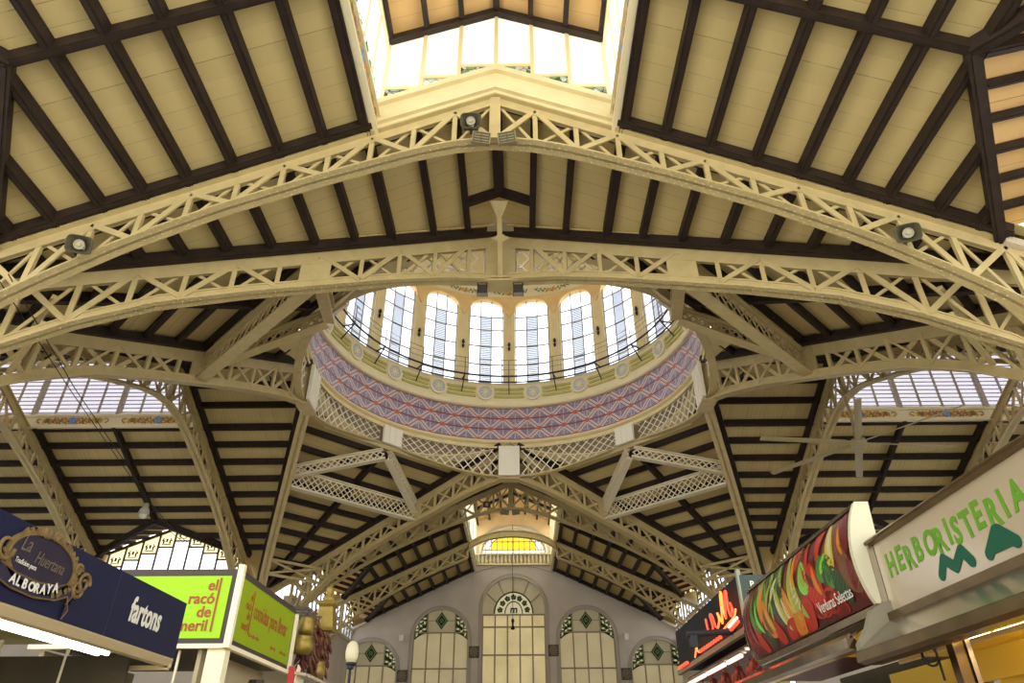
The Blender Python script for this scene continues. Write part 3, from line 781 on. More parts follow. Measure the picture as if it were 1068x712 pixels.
# window arcade
HW = st*.375; ZW0, ZSP, ZTP, ZAR = 21.95, 27.45, 28.25, 28.5
def arch(ph): u = min(1, abs(ph)/HW); return ZSP+(ZTP-ZSP)*math.sqrt(max(0, 1-u*u))
SASH = mat('grey_violet_sash', (.40, .40, .43), .5)
for k in range(NW):
    pc = (k+.5)*st
    # pillar at k*st
    m = MB(); hw = st/2-HW; secs = []
    for i in range(5):
        ph = k*st-hw+2*hw*i/4; secs.append([cyl(RW-.08, ph, ZW0), cyl(RW+.25, ph, ZW0), cyl(RW+.25, ph, ZSP+.1), cyl(RW-.08, ph, ZSP+.1)])
    m.loft(secs); o = m.build('pillar', M_CREAMW, dome)
    m = MB()
    for s2 in (-1, 1):
        ph = k*st+s2*hw*.62; m.beam(cyl(RW-.1, ph, ZW0+.1), cyl(RW-.1, ph, ZSP-.2), .05, .04)
    m.build('pillar_moulding', M_LEDGE, o)
    m = MB(); c = cyl(RW-.16, k*st, 24.6); m.lathe([(0, -.32), (.05, -.28), (.09, -.1), (.03, 0), (.10, .12), (.06, .3), (0, .34)], c, 8); m.beam(c, cyl(RW, k*st, 24.6), .04, .04); m.build('lamp_bracket', M_BLACK, o)
    # spandrel with arch
    m = MB(); n_ = 24; secs = []
    for i in range(n_+1):
        ph = pc-st/2+st*i/n_; dl = abs(ph-pc)
        zb = arch(dl) if dl < HW else ZSP-.55*((dl-HW)/(st/2-HW))
        secs.append([cyl(RW-.16, ph, zb), cyl(RW+.25, ph, zb), cyl(RW+.25, ph, ZAR), cyl(RW-.16, ph, ZAR)])
    m.loft(secs); m.build('arch_spandrel', M_TAN, dome)
    # sash
    m = MB()
    for i in range(4):
        ph = pc+(-1+2*i/3)*(HW-.006); m.beam(cyl(RW+.05, ph, ZW0), cyl(RW+.05, ph, arch(min(abs(ph-pc), HW*.97))), .07, .07)
    for zz in (22.0, 22.55, 23.35, 24.7, 25.95, 26.95):
        secs = []
        for i in range(5):
            ph = pc-HW+2*HW*i/4; secs.append([cyl(RW+.02, ph, zz-.035), cyl(RW+.08, ph, zz-.035), cyl(RW+.08, ph, zz+.035), cyl(RW+.02, ph, zz+.035)])
        m.loft(secs)
    wv = m.build('window_sash', SASH, dome)
    m = MB(); q = MB()
    for j in range(3):
        p0 = pc-HW+2*HW*j/3; p1 = p0+2*HW/3
        for i in range(4):
            a, b = p0+(p1-p0)*i/4, p0+(p1-p0)*(i+1)/4
            m.add([cyl(RW+.07, a, 26.95 if j == 1 else ZW0), cyl(RW+.07, b, 26.95 if j == 1 else ZW0), cyl(RW+.07, b, arch(b-pc)), cyl(RW+.07, a, arch(a-pc))], [(0, 1, 2, 3)])
            if j == 1: q.add([cyl(RW+.07, a, ZW0), cyl(RW+.07, b, ZW0), cyl(RW+.07, b, 26.95), cyl(RW+.07, a, 26.95)], [(0, 1, 2, 3)])
        if j == 1:
            for i in range(40):
                z = ZW0+.12+i*.122
                q.beam(cyl(RW+.05, p0+.006, z), cyl(RW+.05, p1-.006, z), .02, .03)
    m.build('pane', M_DOMEG, wv); q.build('louvre_pane', M_LOUV, wv)
# painted frieze with garlands, and the vault above it
fz = ringwall(0, [(RW-.05, ZAR-.05), (RW-.10, ZAR+.02), (RW-.06, 30.3), (RW-.2, 30.4)], mat('ivory_frieze', (.80, .74, .56), .7), 'painted_frieze')
for k in range(NW):
    m = MB()
    for i in range(22):
        t = -1+2*i/21; ph = k*st+t*st*.40; z = 29.02-.18*(1-t*t)+.1*math.sin(i*2.4); c = cyl(RW-.12, ph, z); tn = cyl(1, ph+PI/2, 0)-V((0, D, 0)); uz = V((0, 0, 1)); n_ = cyl(1, ph, 0)-V((0, D, 0))
        a = (.9 if i % 2 else -.9)+.3*math.sin(i*1.3); e = tn*math.cos(a)+uz*math.sin(a); f = n_.cross(e)
        m.add([c-e*.17, c+f*.06-n_*.01, c+e*.17, c-f*.06-n_*.01], [(0, 1, 2, 3)], 0)
    for i in range(3):
        ph = k*st+(i-1)*.022; c = cyl(RW-.15, ph, 28.80-.06*(i == 1)); tn = cyl(1, ph+PI/2, 0)-V((0, D, 0)); uz = V((0, 0, 1))
        for j in range(5):
            a = 2*PI*j/5; e = tn*math.cos(a)+uz*math.sin(a); f = (cyl(1, ph, 0)-V((0, D, 0))).cross(e)
            m.add([c, c+e*.07+f*.045, c+e*.15, c+e*.07-f*.045], [(0, 1, 2, 3)], 1 if i == 1 else 2)
    m.build('painted_garland', [mat('garland_green', (.22, .26, .10), .7), mat('garland_orange', (.70, .25, .06), .7), mat('garland_yellow', (.75, .50, .08), .7)], fz)
pr = []
for i in range(17):
    a = PI/2*i/16; pr.append(((RW-.2)*math.cos(a)+.0, 30.4+5.2*math.sin(a)))
ringwall(0, pr, M_CREAMW, 'vault', 64, True)
# service walkway with railing
M_RAIL = mat('dark_blue_black_rail', (.03, .035, .05), .5)
m = MB(); m.tube([cyl(9.26, 2*PI*i/120, 21.98) for i in range(120)], .045, 6, closed=True); m.tube([cyl(8.55, 2*PI*i/120, 22.0) for i in range(120)], .055, 6, closed=True)
for k in range(NW):
    m.beam(cyl(8.55, k*st, 21.97), cyl(9.3, k*st, 21.97), .06, .06)
wk = m.build('walkway', M_RAIL, dome)
for k in range(NW):
    m = MB(); m.beam(cyl(8.55, k*st, 21.95), cyl(8.55, k*st, 23.15), .04, .04); m.beam(cyl(8.6, k*st, 21.95), cyl(9.28, k*st, 21.15), .05, .06); m.build('railing_post', M_RAIL, wk)
for zz, rr in ((22.45, .014), (22.8, .014), (23.12, .02)):
    m = MB(); m.tube([cyl(8.55, 2*PI*i/120, zz) for i in range(120)], rr, 5, closed=True); m.build('handrail', mat('thin_grey_rail', (.22, .22, .22), .5), wk)

# ------------------------------------------------------------------ end wall with arched windows
YW = 59.7
def arc(cx, cz, r, a0, a1, n, rz=None): return [(cx+r*math.cos(a0+(a1-a0)*i/n), cz+(rz or r)*math.sin(a0+(a1-a0)*i/n)) for i in range(n+1)]
WIN = [(0, 2.62, 13.18, 2.62), (-5.95, 2.27, 10.95, 2.27), (5.95, 2.27, 10.95, 2.27), (-11.55, 2.22, 8.62, 2.2), (11.55, 2.22, 8.62, 2.2)]
holes = []
for cx_, hw, zs, rz in WIN:
    holes.append([(cx_-hw, 2.5)]+[(cx_+hw, 2.5)]+arc(cx_, zs, hw, 0, PI, 20, rz))
holes.append([(-2.7, 17.75), (2.7, 17.75)]+arc(0, 17.75, 2.7, 0, PI, 20, 2.15))
outer = [(-20, 0), (20, 0), (20, zroof(20)+.3), (DA+.5, zroof(DA+.5)+.3), (DA+.5, zde(DA+.5)+.42), (11.9, zde(11.9)+.36), (MW+.1, zroof(MW)+.3), (MW+.1, ZE+.36), (0, ZA+.26), (-MW-.1, ZE+.36), (-MW-.1, zroof(MW)+.3), (-11.9, zde(11.9)+.36), (-DA-.5, zde(DA+.5)+.42), (-DA-.5, zroof(DA+.5)+.3), (-20, zroof(20)+.3)]
m = MB(); m.sheet(outer, holes, lambda a, b: V((a, YW, b)), (0, .45, 0))
wb = struct(m.build('wall_back', M_WALL))
M_FR = mat('brown_metal_glazing_bar', (.30, .24, .14), .5)
def lit(name, col, e):  # emission stands in for daylight coming through the frosted panes
    m = mat(name, col, .6, emit=e, noise=.0); n = m.node_tree
    t = n.nodes.new('ShaderNodeTexCoord'); z = n.nodes.new('ShaderNodeTexNoise'); z.inputs['Scale'].default_value = .8; z.inputs['Detail'].default_value = 3
    r = n.nodes.new('ShaderNodeValToRGB'); r.color_ramp.elements[0].position = .3; r.color_ramp.elements[1].position = .72
    r.color_ramp.elements[0].color = (*[c*.72 for c in col], 1); r.color_ramp.elements[1].color = (*[min(1, c*1.15) for c in col], 1)
    n.links.new(t.outputs['Object'], z.inputs['Vector']); n.links.new(z.outputs[0], r.inputs[0]); n.links.new(r.outputs[0], n.nodes['Principled BSDF'].inputs['Emission Color'])
    return m
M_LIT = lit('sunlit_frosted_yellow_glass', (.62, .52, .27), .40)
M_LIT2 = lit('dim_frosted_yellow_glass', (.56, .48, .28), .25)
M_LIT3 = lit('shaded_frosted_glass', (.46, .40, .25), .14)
M_GRN = mat('dark_green_glass', (.018, .042, .014), .5, spec=.1); M_GRN2 = mat('leaf_green_glass', (.14, .17, .06), .5, emit=.06, ecol=(.4, .5, .2)); M_IVO = mat('ivory_glass', (.6, .56, .38), .5, emit=.3, ecol=(.7, .62, .38))  # leaf and ivory glass get a painted-in daylight glow
M_YEL = mat('bright_yellow_glass', (.85, .68, .04), .4, emit=.65, ecol=(1, .74, .03)); M_WHG = mat('bright_white_glass', (.9, .9, .9), .4, emit=.65, ecol=(1, .98, .95))  # glow painted in for daylight behind the fan window
WL = ['tall central arched window of the end wall with a round ornament', 'arched window of the end wall just left of the central one', 'arched window of the end wall just right of the central one', 'small arched window at the left end of the end wall', 'small arched window at the right end of the end wall']
def clipz(cx_, hw, zs, rz, xx): return zs+rz*math.sqrt(max(0, 1-((xx-cx_)/hw)**2))
for i, (cx_, hw, zs, rz) in enumerate(WIN):
    wd = window(WL[i]); fr = MB(); pn = MB(); yy = YW+.22
    zc_ = 12.83 if i == 0 else (11.42 if i < 3 else 8.98)
    lo_ = [(a, b) for a, b in holes[i] if b < zc_]; hi_ = [(a, b) for a, b in holes[i] if b >= zc_]
    def xw(z): return hw if z <= zs else hw*math.sqrt(1-((z-zs)/rz)**2)
    right = [p for p in lo_ if p[0] > cx_]; left = [p for p in lo_ if p[0] <= cx_]
    lower = [left[0]]+right+[(cx_+xw(zc_), zc_), (cx_-xw(zc_), zc_)]+left[1:]
    pn.prism([V((a, yy+.06, b)) for a, b in lower], (0, .03, 0)); pn.build('pane', M_LIT if i == 0 else M_LIT2, wd)
    pu = MB(); pu.prism([V((a, yy+.06, b)) for a, b in [(cx_-xw(zc_), zc_), (cx_+xw(zc_), zc_)]+hi_], (0, .03, 0)); pu.build('upper_pane', M_LIT3, wd)
    m = MB()
    for r_, th, dp in ((hw+.04, .10, .10), (hw+.22, .05, .06)):
        m.loft([[V((cx_+(r_-th)*math.cos(a), YW-dp, zs+(rz+r_-hw-th)*math.sin(a))), V((cx_+(r_+th)*math.cos(a), YW-dp, zs+(rz+r_-hw+th)*math.sin(a))), V((cx_+(r_+th)*math.cos(a), YW+.02, zs+(rz+r_-hw+th)*math.sin(a))), V((cx_+(r_-th)*math.cos(a), YW+.02, zs+(rz+r_-hw-th)*math.sin(a)))] for a in [PI*j/28 for j in range(29)]])
        for s2 in (-1, 1): m.box((cx_+s2*r_, YW-dp/2, (zs+2.5)/2), (2*th, dp, zs-2.5))
    m.build('architrave', mat('brownish_stone_trim', (.42, .37, .30), .7), wd)
    if i == 0:
        for k in range(6):
            xx = cx_-hw+.06+(2*hw-.12)*k/5; fr.box((xx, yy, (2.5+12.78)/2), (.11, .09, 10.28))
        for zz in (12.78, 11.83, 9.72, 7.4, 5.0): fr.box((cx_, yy, zz), (2*hw, .1, .11))
        for k in range(1, 6):
            a = PI*k/6; fr.beam((cx_+1.62*math.cos(a), yy, 12.85+1.75*math.sin(a)), (cx_+hw*math.cos(a), yy, zs+rz*math.sin(a)), .06, .08)
        # round ornament
        om = MB(); om.prism([V((a, yy-.02, b)) for a, b in arc(cx_, 12.85, 1.62, 0, PI, 24, 1.72)], (0, .03, 0)); og = om.build('fanlight_ornament', M_IVO, wd)
        q = MB()
        q.tube([V((a, yy-.05, b)) for a, b in arc(cx_, 12.87, 1.6, 0, PI, 24, 1.70)], .06, 5); q.tube([V((a, yy-.05, b)) for a, b in arc(cx_, 12.87, .72, 0, PI, 16, .95)], .045, 5)
        for k in range(7):
            a = PI*(k+.5)/7; c = V((cx_+1.17*math.cos(a), yy-.05, 12.87+1.3*math.sin(a)))
            for j in range(5):
                b = j*2*PI/5+a; e = V((math.cos(b), 0, math.sin(b))); f = V((-e.z, 0, e.x))
                q.add([c, c+e*.14+f*.09, c+e*.27, c+e*.14-f*.09], [(0, 1, 2, 3)])
            q.tube([c+V((.2*math.cos(u), 0, .2*math.sin(u))) for u in [a+j*.9 for j in range(6)]], .03, 4)
        q.build('scrollwork', M_GRN, og)
        text('m', (cx_, yy-.06, 12.93), (1, 0, 0), (0, 0, 1), .82, M_GRN, og, bold=.02, align='CENTER', shear=.1)
    else:
        zb = 11.42 if i < 3 else 8.98
        for k in range(5):
            xx = cx_-hw+.05+(2*hw-.1)*k/4; fr.box((xx, yy, (2.5+min(zb, clipz(cx_, hw, zs, rz, xx)))/2), (.10, .09, min(zb, clipz(cx_, hw, zs, rz, xx))-2.5))
        for k in (1, 3):
            xx = cx_-hw+2*hw*k/4; zt = clipz(cx_, hw, zs, rz, xx); fr.box((xx, yy, (zb+zt)/2), (.09, .09, zt-zb))
        for zz in (zb, zb-2.68, zb-5): fr.box((cx_, yy, zz), (2*hw if zz < zs else 2*hw*math.sqrt(max(0, 1-((zz-zs)/rz)**2)), .1, .1))
        # diamond and leaf spandrels
        dz = zb+.92; dm = MB(); dm.prism([V((cx_-.52, yy-.03, dz)), V((cx_, yy-.03, dz-.68)), V((cx_+.52, yy-.03, dz)), V((cx_, yy-.03, dz+.68))], (0, .03, 0)); og = dm.build('diamond_panel', M_GRN, wd)
        q = MB()
        q.loft([[V((cx_+a*.42, yy-.05, dz+b*.55)), V((cx_+a*.34, yy-.05, dz+b*.45)), V((cx_+a*.34, yy-.03, dz+b*.45)), V((cx_+a*.42, yy-.03, dz+b*.55))] for a, b in ((1, 0), (0, 1), (-1, 0), (0, -1))], closed=True)
        for j in range(6):
            b = j*PI/3; e = V((math.cos(b), 0, math.sin(b))); f = V((-e.z, 0, e.x)); c = V((cx_, yy-.06, dz)); q.add([c+e*.05, c+e*.11+f*.05, c+e*.19, c+e*.11-f*.05], [(0, 1, 2, 3)])
        q.build('diamond_motif', M_GRN2, og)
        q = MB(); q.tube([V((cx_-.52, yy-.03, dz)), V((cx_-hw/2+.02, yy-.03, dz))], .025, 4); q.tube([V((cx_+.52, yy-.03, dz)), V((cx_+hw/2, yy-.03, dz))], .025, 4)
        q.tube([V((cx_, yy-.03, dz+.68)), V((cx_, yy-.03, zs+rz))], .025, 4); q.build('glazing_bar', M_FR, wd)
        for s2 in (-1, 1):
            x0, x1 = cx_+s2*hw*.51, cx_+s2*hw*.97; ptl = []
            for j in range(9): 
                xx = x0+(x1-x0)*j/8; ptl.append((xx, clipz(cx_, hw*.99, zs, rz*.99, xx)))
            pb = [(x1, zs-.1)]
            for j in range(1, 7):
                u = j/6; xx = x1+(x0-x1)*u; pb.append((xx, zs-.1+(zb-.05-(zs-.1))*math.sin(u*PI/2)))
            dm = MB(); dm.prism([V((a, yy-.03, b)) for a, b in ptl+pb], (0, .03, 0)); og = dm.build('leaf_panel', M_GRN, wd)
            q = MB()
            for j in range(7):
                u = (j+.5)/7; xx = x0+(x1-x0)*u; zt = clipz(cx_, hw*.99, zs, rz*.99, xx); zl = zs-.1+(zb-zs+.05)*math.sin((1-u)*PI/2)
                for v_ in (.25, .6, .85):
                    zz = zl+(zt-zl)*v_; c = V((xx, yy-.05, zz)); b = j*1.9+v_*5; e = V((math.cos(b), 0, math.sin(b))); f = V((-e.z, 0, e.x)); s_ = min(.17, (zt-zl)*.3); q.add([c-e*s_, c+f*s_*.5, c+e*s_, c-f*s_*.5], [(0, 1, 2, 3)], int(v_*10+j) % 2)
            q.build('leaf_motif', [M_GRN2, M_IVO], og)
    fr.build('window_frame', M_FR, wd)
tl_ = MB()
for sg in (-1, 1): tl_.prism([V((sg*3.25, YW-.03, 18.3)), V((sg*2.95, YW-.03, 18.3)), V((sg*2.6, YW-.03, 19.4)), V((sg*1.6, YW-.03, 20.1)), V((0, YW-.03, 20.3)), V((0, YW-.03, ZA+.22)), V((sg*3.25, YW-.03, ZE+.34))], (0, .02, 0))
o = struct(tl_.build('trim_2', M_TAN)); tag(o, 'ochre gable wall around the yellow fan window', 'wall lining')
# glazed fan window of the gallery under the far lantern
wd = window('yellow glazed fan window high in the end wall under the lantern'); yy = YW+.2
m = MB(); m.prism([V((a, yy+.05, b)) for a, b in holes[5]], (0, .03, 0)); m.build('pane', M_WHG, wd)
m = MB(); m.prism([V((-2.0, yy, 18.12)), V((2.0, yy, 18.12)), V((1.9, yy, 18.8)), V((1.2, yy, 19.3)), V((0, yy, 19.45)), V((-1.2, yy, 19.3)), V((-1.9, yy, 18.8))], (0, .03, 0)); m.build('yellow_pane', M_YEL, wd)
m = MB()
for k in range(-5, 6):
    xx = k*.48; zt = 17.75+2.15*math.sqrt(max(0, 1-(xx/2.7)**2)); m.beam((xx, yy-.03, 17.8), (xx, yy-.03, zt), .05, .05)
for zz in (18.1, 18.8): m.box((0, yy-.03, zz), (2*2.7*math.sqrt(1-((zz-17.75)/2.15)**2), .05, .06))
m.tube([V((a, yy-.03, b)) for a, b in arc(0, 17.75, 2.2, .15, PI-.15, 20, 1.72)], .04, 5); m.build('window_frame', M_FR, wd)
m = MB(); m.tube([V((a, YW-.05, b)) for a, b in arc(0, 17.75, 2.85, 0, PI, 24, 2.3)], .13, 6); m.build('architrave', M_CREAMW, wd)
# balustrade and moulded arch under it
t_ = struct(MB().box((0, YW-.2, 17.62), (6.6, .4, .12)).box((0, YW-.2, 16.75), (6.6, .45, .14)).build('trim_1', M_CREAMW)); tag(t_, 'pale stone balustrade below the yellow fan window', 'balustrade')
for k in range(-9, 10):
    m = MB(); m.lathe([(.05, 0), (.10, .1), (.12, .3), (.06, .55), (.09, .76)], (k*.33, YW-.2, 16.8), 8); m.build('baluster', M_CREAMW, t_, True)
m = MB(); m.loft([[V((3.35*u, YW-.14, 16.1+.62*(1-u*u))), V((3.35*u, YW-.14, 16.62+.5*(1-u*u)*.2)), V((3.35*u, YW+.01, 16.62+.5*(1-u*u)*.2)), V((3.35*u, YW+.01, 16.1+.62*(1-u*u)))] for u in [-1+j/10 for j in range(21)]]); m.build('arched_moulding', M_WALL, t_)
for sg, nm in ((-1, 'left'), (1, 'right')):
    m = MB()
    m.box((sg*(DA+.25), (D+EN+YW)/2, 5.35), (.3, YW-D-EN, 10.7)); o = struct(m.build('wall_'+nm, M_WALL)); tag(o, 'plain plaster side wall of the far hall, %s side' % nm, 'wall')
    for s2, n2_ in ((-1, 'near'), (1, 'far')):
        m = MB(); x0, x1 = ET, ET+2*BAY
        m.box((sg*(x0+x1)/2, D+s2*(DA+.25), 5.35), (x1-x0, .3, 10.7)); o = struct(m.build('wall_%s_%s' % (nm, n2_), M_WALL)); tag(o, 'plain plaster %s wall of the %s wing' % (n2_, nm), 'wall')
    XE = sg*(ET+2*BAY); gl = [(D-9, 2.4), (D+9, 2.4), (D+9, 10.2), (D-9, 10.2)]  # large opening added out of view to raise the daylight fill
    m = MB(); m.sheet([(D-DA, 0), (D+DA, 0), (D+DA, zroof(DA)+.3), (D+MW, zroof(MW)+.3), (D-MW, zroof(MW)+.3), (D-DA, zroof(DA)+.3)], [gl], lambda a, b: V((XE, a, b)), (sg*.4, 0, 0))
    q = MB(); q.prism([V((XE+sg*.2, a, b)) for a, b in gl], (sg*.02, 0, 0)); f_ = MB()
    for k in range(13): f_.box((XE+sg*.2, D-9+1.5*k, 6.3), (.12, .12, 7.8))
    for z_ in (2.4, 5, 7.6, 10.2): f_.box((XE+sg*.2, D, z_), (.12, 18, .12))
    wd = window('unseen glazed opening added in the end wall to brighten the %s wing' % nm); q.build('pane', M_CLEAR, wd); f_.build('window_frame', M_FR, wd)
    o = struct(m.build('wall_end_'+nm, M_WALL)); tag(o, 'gabled end wall of the %s wing' % nm, 'wall')
# carved corbel blocks between the windows
M_COR = mat('dark_carved_stone', (.13, .11, .08), .8, noise=.4, scale=6)
for (cx_, cz, nm) in ((-3.2, 9.92, 'left of the tall central window'), (3.19, 10.0, 'right of the tall central window'), (-8.85, 8.2, 'beside the small left window'), (8.9, 8.27, 'beside the small right window')):
    r = thing('carved_corbel', 'dark carved stone block on the end wall, %s' % nm, 'stone carving', (cx_, YW, cz-.45), 'carved blocks on the end wall')
    MB().box((cx_, YW-.06, cz), (.84, .14, .86)).build('block', M_COR, r)
    m = MB()
    for j in range(9):
        a = j*2*PI/9; m.obox((cx_+.25*math.cos(a), YW-.15, cz+.27*math.sin(a)), V((math.cos(a+.6), 0, math.sin(a+.6)))*.12, V((0, .05, 0)), V((-math.sin(a+.6), 0, math.cos(a+.6)))*.045)
    m.obox((cx_, YW-.16, cz), (.1, 0, 0), (0, .06, 0), (0, 0, .1)); m.build('carving', mat('worn_carving', (.24, .20, .13), .8), r)

# ------------------------------------------------------------------ fittings under the roof
def speaker(loc, yaw, lab, s=.86):
    r = thing('loudspeaker', lab, 'loudspeaker', loc, 'horn loudspeakers on the trusses')
    rz = Matrix.Rotation(yaw, 3, 'Z') @ Matrix.Rotation(math.radians(25), 3, 'X')
    L = V(loc)
    def tp(p): return L+rz @ (V(p)*s)
    def sq(h, w_, y, n=20):
        o = []
        for i in range(n):
            a = 2*PI*i/n; c, d = math.cos(a), math.sin(a); e = .5
            o.append(tp((w_*math.copysign(abs(c)**e, c), y, h*math.copysign(abs(d)**e, d))))
        return o
    m = MB(); m.loft([sq(.25, .32, -.26), sq(.235, .305, -.27), sq(.15, .19, -.12), sq(.08, .09, .02), sq(.10, .11, .05), sq(.10, .11, .20)], cap=False); m.loft([sq(.25, .32, -.26), sq(.26, .33, -.24), sq(.16, .20, -.08), sq(.10, .12, .04)], cap=False); m.build('horn', M_SPK, r)
    m = MB(); pr = [(0, -.26), (.05, -.26), (.06, -.22), (.115, -.21), (.125, -.24), (.14, -.24), (.13, -.14), (.06, -.05)]; secs = [[tp((q*math.cos(2*PI*i/14), y, q*math.sin(2*PI*i/14))) for i in range(14)] for q, y in pr]; m.loft(secs); m.build('driver', mat('pale_grey_driver', (.40, .38, .27), .5), r)
    m = MB(); m.beam(tp((-.2, .1, -.14)), tp((-.2, .1, .2)), .05, .03); m.beam(tp((.2, .1, -.14)), tp((.2, .1, .2)), .05, .03); m.beam(tp((-.2, .1, -.14)), tp((.2, .1, -.14)), .05, .03); m.beam(tp((0, .1, -.14)), tp((0, .36, -.14)), .06, .05); m.build('bracket', M_SPK, r)
speaker((-9.67, EN and D-EN-.38, 12.12), .35, 'grey horn loudspeaker on the left half of the nearest truss')
speaker((-.62, D-EN-.38, 16.22), 0.05, 'grey horn loudspeaker beside the middle post of the nearest truss')
speaker((9.66, D-EN-.38, 12.2), -.35, 'grey horn loudspeaker on the right half of the nearest truss')
speaker((-1.5, D+EN-.38, 16.1), 0.05, 'small dark loudspeaker on the truss beyond the dome', .75)
for yy, z0, nm in ((D-EN-.32, 15.72, 'nearest truss'), (D+EN-.3, 15.6, 'truss beyond the dome')):
    for sg, sd in ((-1, 'left'), (1, 'right')):
        r = thing('emergency_lamp', 'small box lamp under the middle of the %s, %s of a pair' % (nm, sd), 'lamp', (sg*.34, yy, z0), 'pairs of box lamps')
        m = MB(); c = V((sg*.34, yy, z0)); ux = V((1, -.12*sg, .10*sg)).normalized(); n = V((.1*sg, 1, .3)).normalized(); uz = n.cross(ux)*-1
        m.obox(c, ux*.24, n*.07, uz*.16); m.build('case', mat('olive_lamp_case', (.30, .25, .13), .5), r)
        m = MB()
        for j in range(4): m.obox(c-n*.08+uz*(-.12+.08*j), ux*.21, n*.012, uz*.016)
        for j in range(3): m.obox(c-n*.08+ux*(-.2+.2*j), ux*.012, n*.012, uz*.15)
        m.build('grille', M_SPK, r)
for sg, sd in ((-1, 'left'), (1, 'right')):
    c = V((sg*.6, D-R0-.25, 15.28)); r = thing('floodlight', 'dark floodlight hanging below the truss in front of the dome, %s of its middle' % sd, 'floodlight', c, 'floodlights below the truss in front of the dome')
    m = MB(); m.loft([[c+V((a*.13, -.06, .16)), c+V((a*.13, .10, .16)), c+V((a*.18, .14, -.2)), c+V((a*.18, -.10, -.2))] for a in (-1, 1)]); m.build('housing', mat('dark_grey_housing', (.05, .048, .04), .5), r)
    m = MB(); m.obox(c+V((0, .02, -.205)), (.16, 0, 0), (0, .1, 0), (0, 0, .008)); m.build('lens', mat('grey_lens', (.3, .3, .28), .2), r)
    m = MB(); m.beam(c+V((-.15, 0, .3)), c+V((.15, 0, .3)), .04, .03); m.beam(c+V((-.15, 0, .3)), c+V((-.15, 0, .02)), .04, .02); m.beam(c+V((.15, 0, .3)), c+V((.15, 0, .02)), .04, .02); m.build('yoke', M_BLACK, r)
# big slow ceiling fan
fc = V((15.2, 27.35, 13.62)); r = thing('ceiling_fan', 'large six-bladed cream ceiling fan hanging below the right wing truss', 'ceiling fan', fc)
M_FAN = mat('cream_fan_metal', (.40, .34, .19), .5)
m = MB(); m.lathe([(0, -.16), (.3, -.14), (.34, 0), (.3, .14), (.12, .2), (.12, .5), (.07, .55), (.07, 2.3), (.16, 2.32), (.16, 2.4), (0, 2.4)], fc, 14); m.build('hub', M_FAN, r, True)
for k in range(6):
    a = math.radians(7+60*k); d = V((math.cos(a), math.sin(a), 0)); s_ = V((-d.y, d.x, .25)).normalized(); n = d.cross(s_)
    m = MB(); m.loft([[fc+d*t-s_*w_, fc+d*t+n*.03, fc+d*t+s_*w_, fc+d*t-n*.015] for t, w_ in ((.3, .08), (.7, .16), (4.35, .15), (4.4, .12))]); m.build('blade', M_FAN, r)
# cables and pendant lamp on the left
m = MB()
for o in (0, .16):
    m.tube([V((-11.3+o, 12.3, 11.2+o)), V((-12.2+o, 17, 10.9)), V((-13.2+o, 22, 10.75)), V((-14.14+o*.3, 26, 10.8)), V((-15.2, 30.6, 10.9+o)), V((-16.2+o, 34.5, 11.4))], .016, 4)
tag(m.build('cable', M_BLACK), 'pair of thin dark cables running from the nearest truss into the left wing', 'cable')
lc = V((-14.14, 26, 10.25)); r = thing('pendant_lamp', 'small bell-shaped pendant lamp hanging from the cables at the left', 'lamp', lc)
m = MB(); m.lathe([(.0, .42), (.09, .42), (.12, .25), (.16, .2), (.22, -.02), (.20, -.02), (.12, .18), (0, .2)], lc, 14); m.build('lamp_shade', mat('pale_grey_enamel', (.35, .34, .26), .4), r, True)
m = MB(); m.lathe([(0, .16), (.1, .1), (.16, -.04), (.1, -.16), (0, -.18)], lc, 12); m.build('globe', mat('milky_globe', (.6, .6, .5), .3), r, True)
m = MB(); m.tube([lc+V((0, 0, .4)), lc+V((0, 0, .56))], .015, 5); m.build('cord', M_BLACK, r)
# pendant on the end wall axis
lc = V((-.06, 58.6, 11.85)); r = thing('pendant_hook', 'dark pendant on a long cord in front of the central arched window', 'pendant', lc)
m = MB(); m.tube([lc+V((0, 0, .4)), V((-.06, 58.6, 19.9))], .02, 4); m.build('cord', M_BLACK, r)
m = MB(); m.lathe([(0, .42), (.07, .38), (.14, .22), (.08, .08), (.07, -.1), (.15, -.3), (.17, -.42), (0, -.46)], lc, 10); m.build('weight', M_BLACK, r, True)
for sg, sd in ((-1, 'left'), (1, 'right')):
    c = V((sg*9.1, YW-.25, 10.98)); r = thing('wall_light', 'small white light box high on the end wall, %s side' % sd, 'wall light', c, 'white light boxes on the end wall')
    m = MB(); m.loft([[c+V((a*.16, -.2, .2)), c+V((a*.16, .15, .26)), c+V((a*.16, .15, -.2)), c+V((a*.16, -.12, -.24))] for a in (-1, 1)]); m.build('housing', mat('white_plastic', (.8, .78, .72), .4), r)
    m = MB(); m.beam(c+V((0, .15, 0)), c+V((0, .26, 0)), .08, .08); m.build('bracket', M_SPK, r)

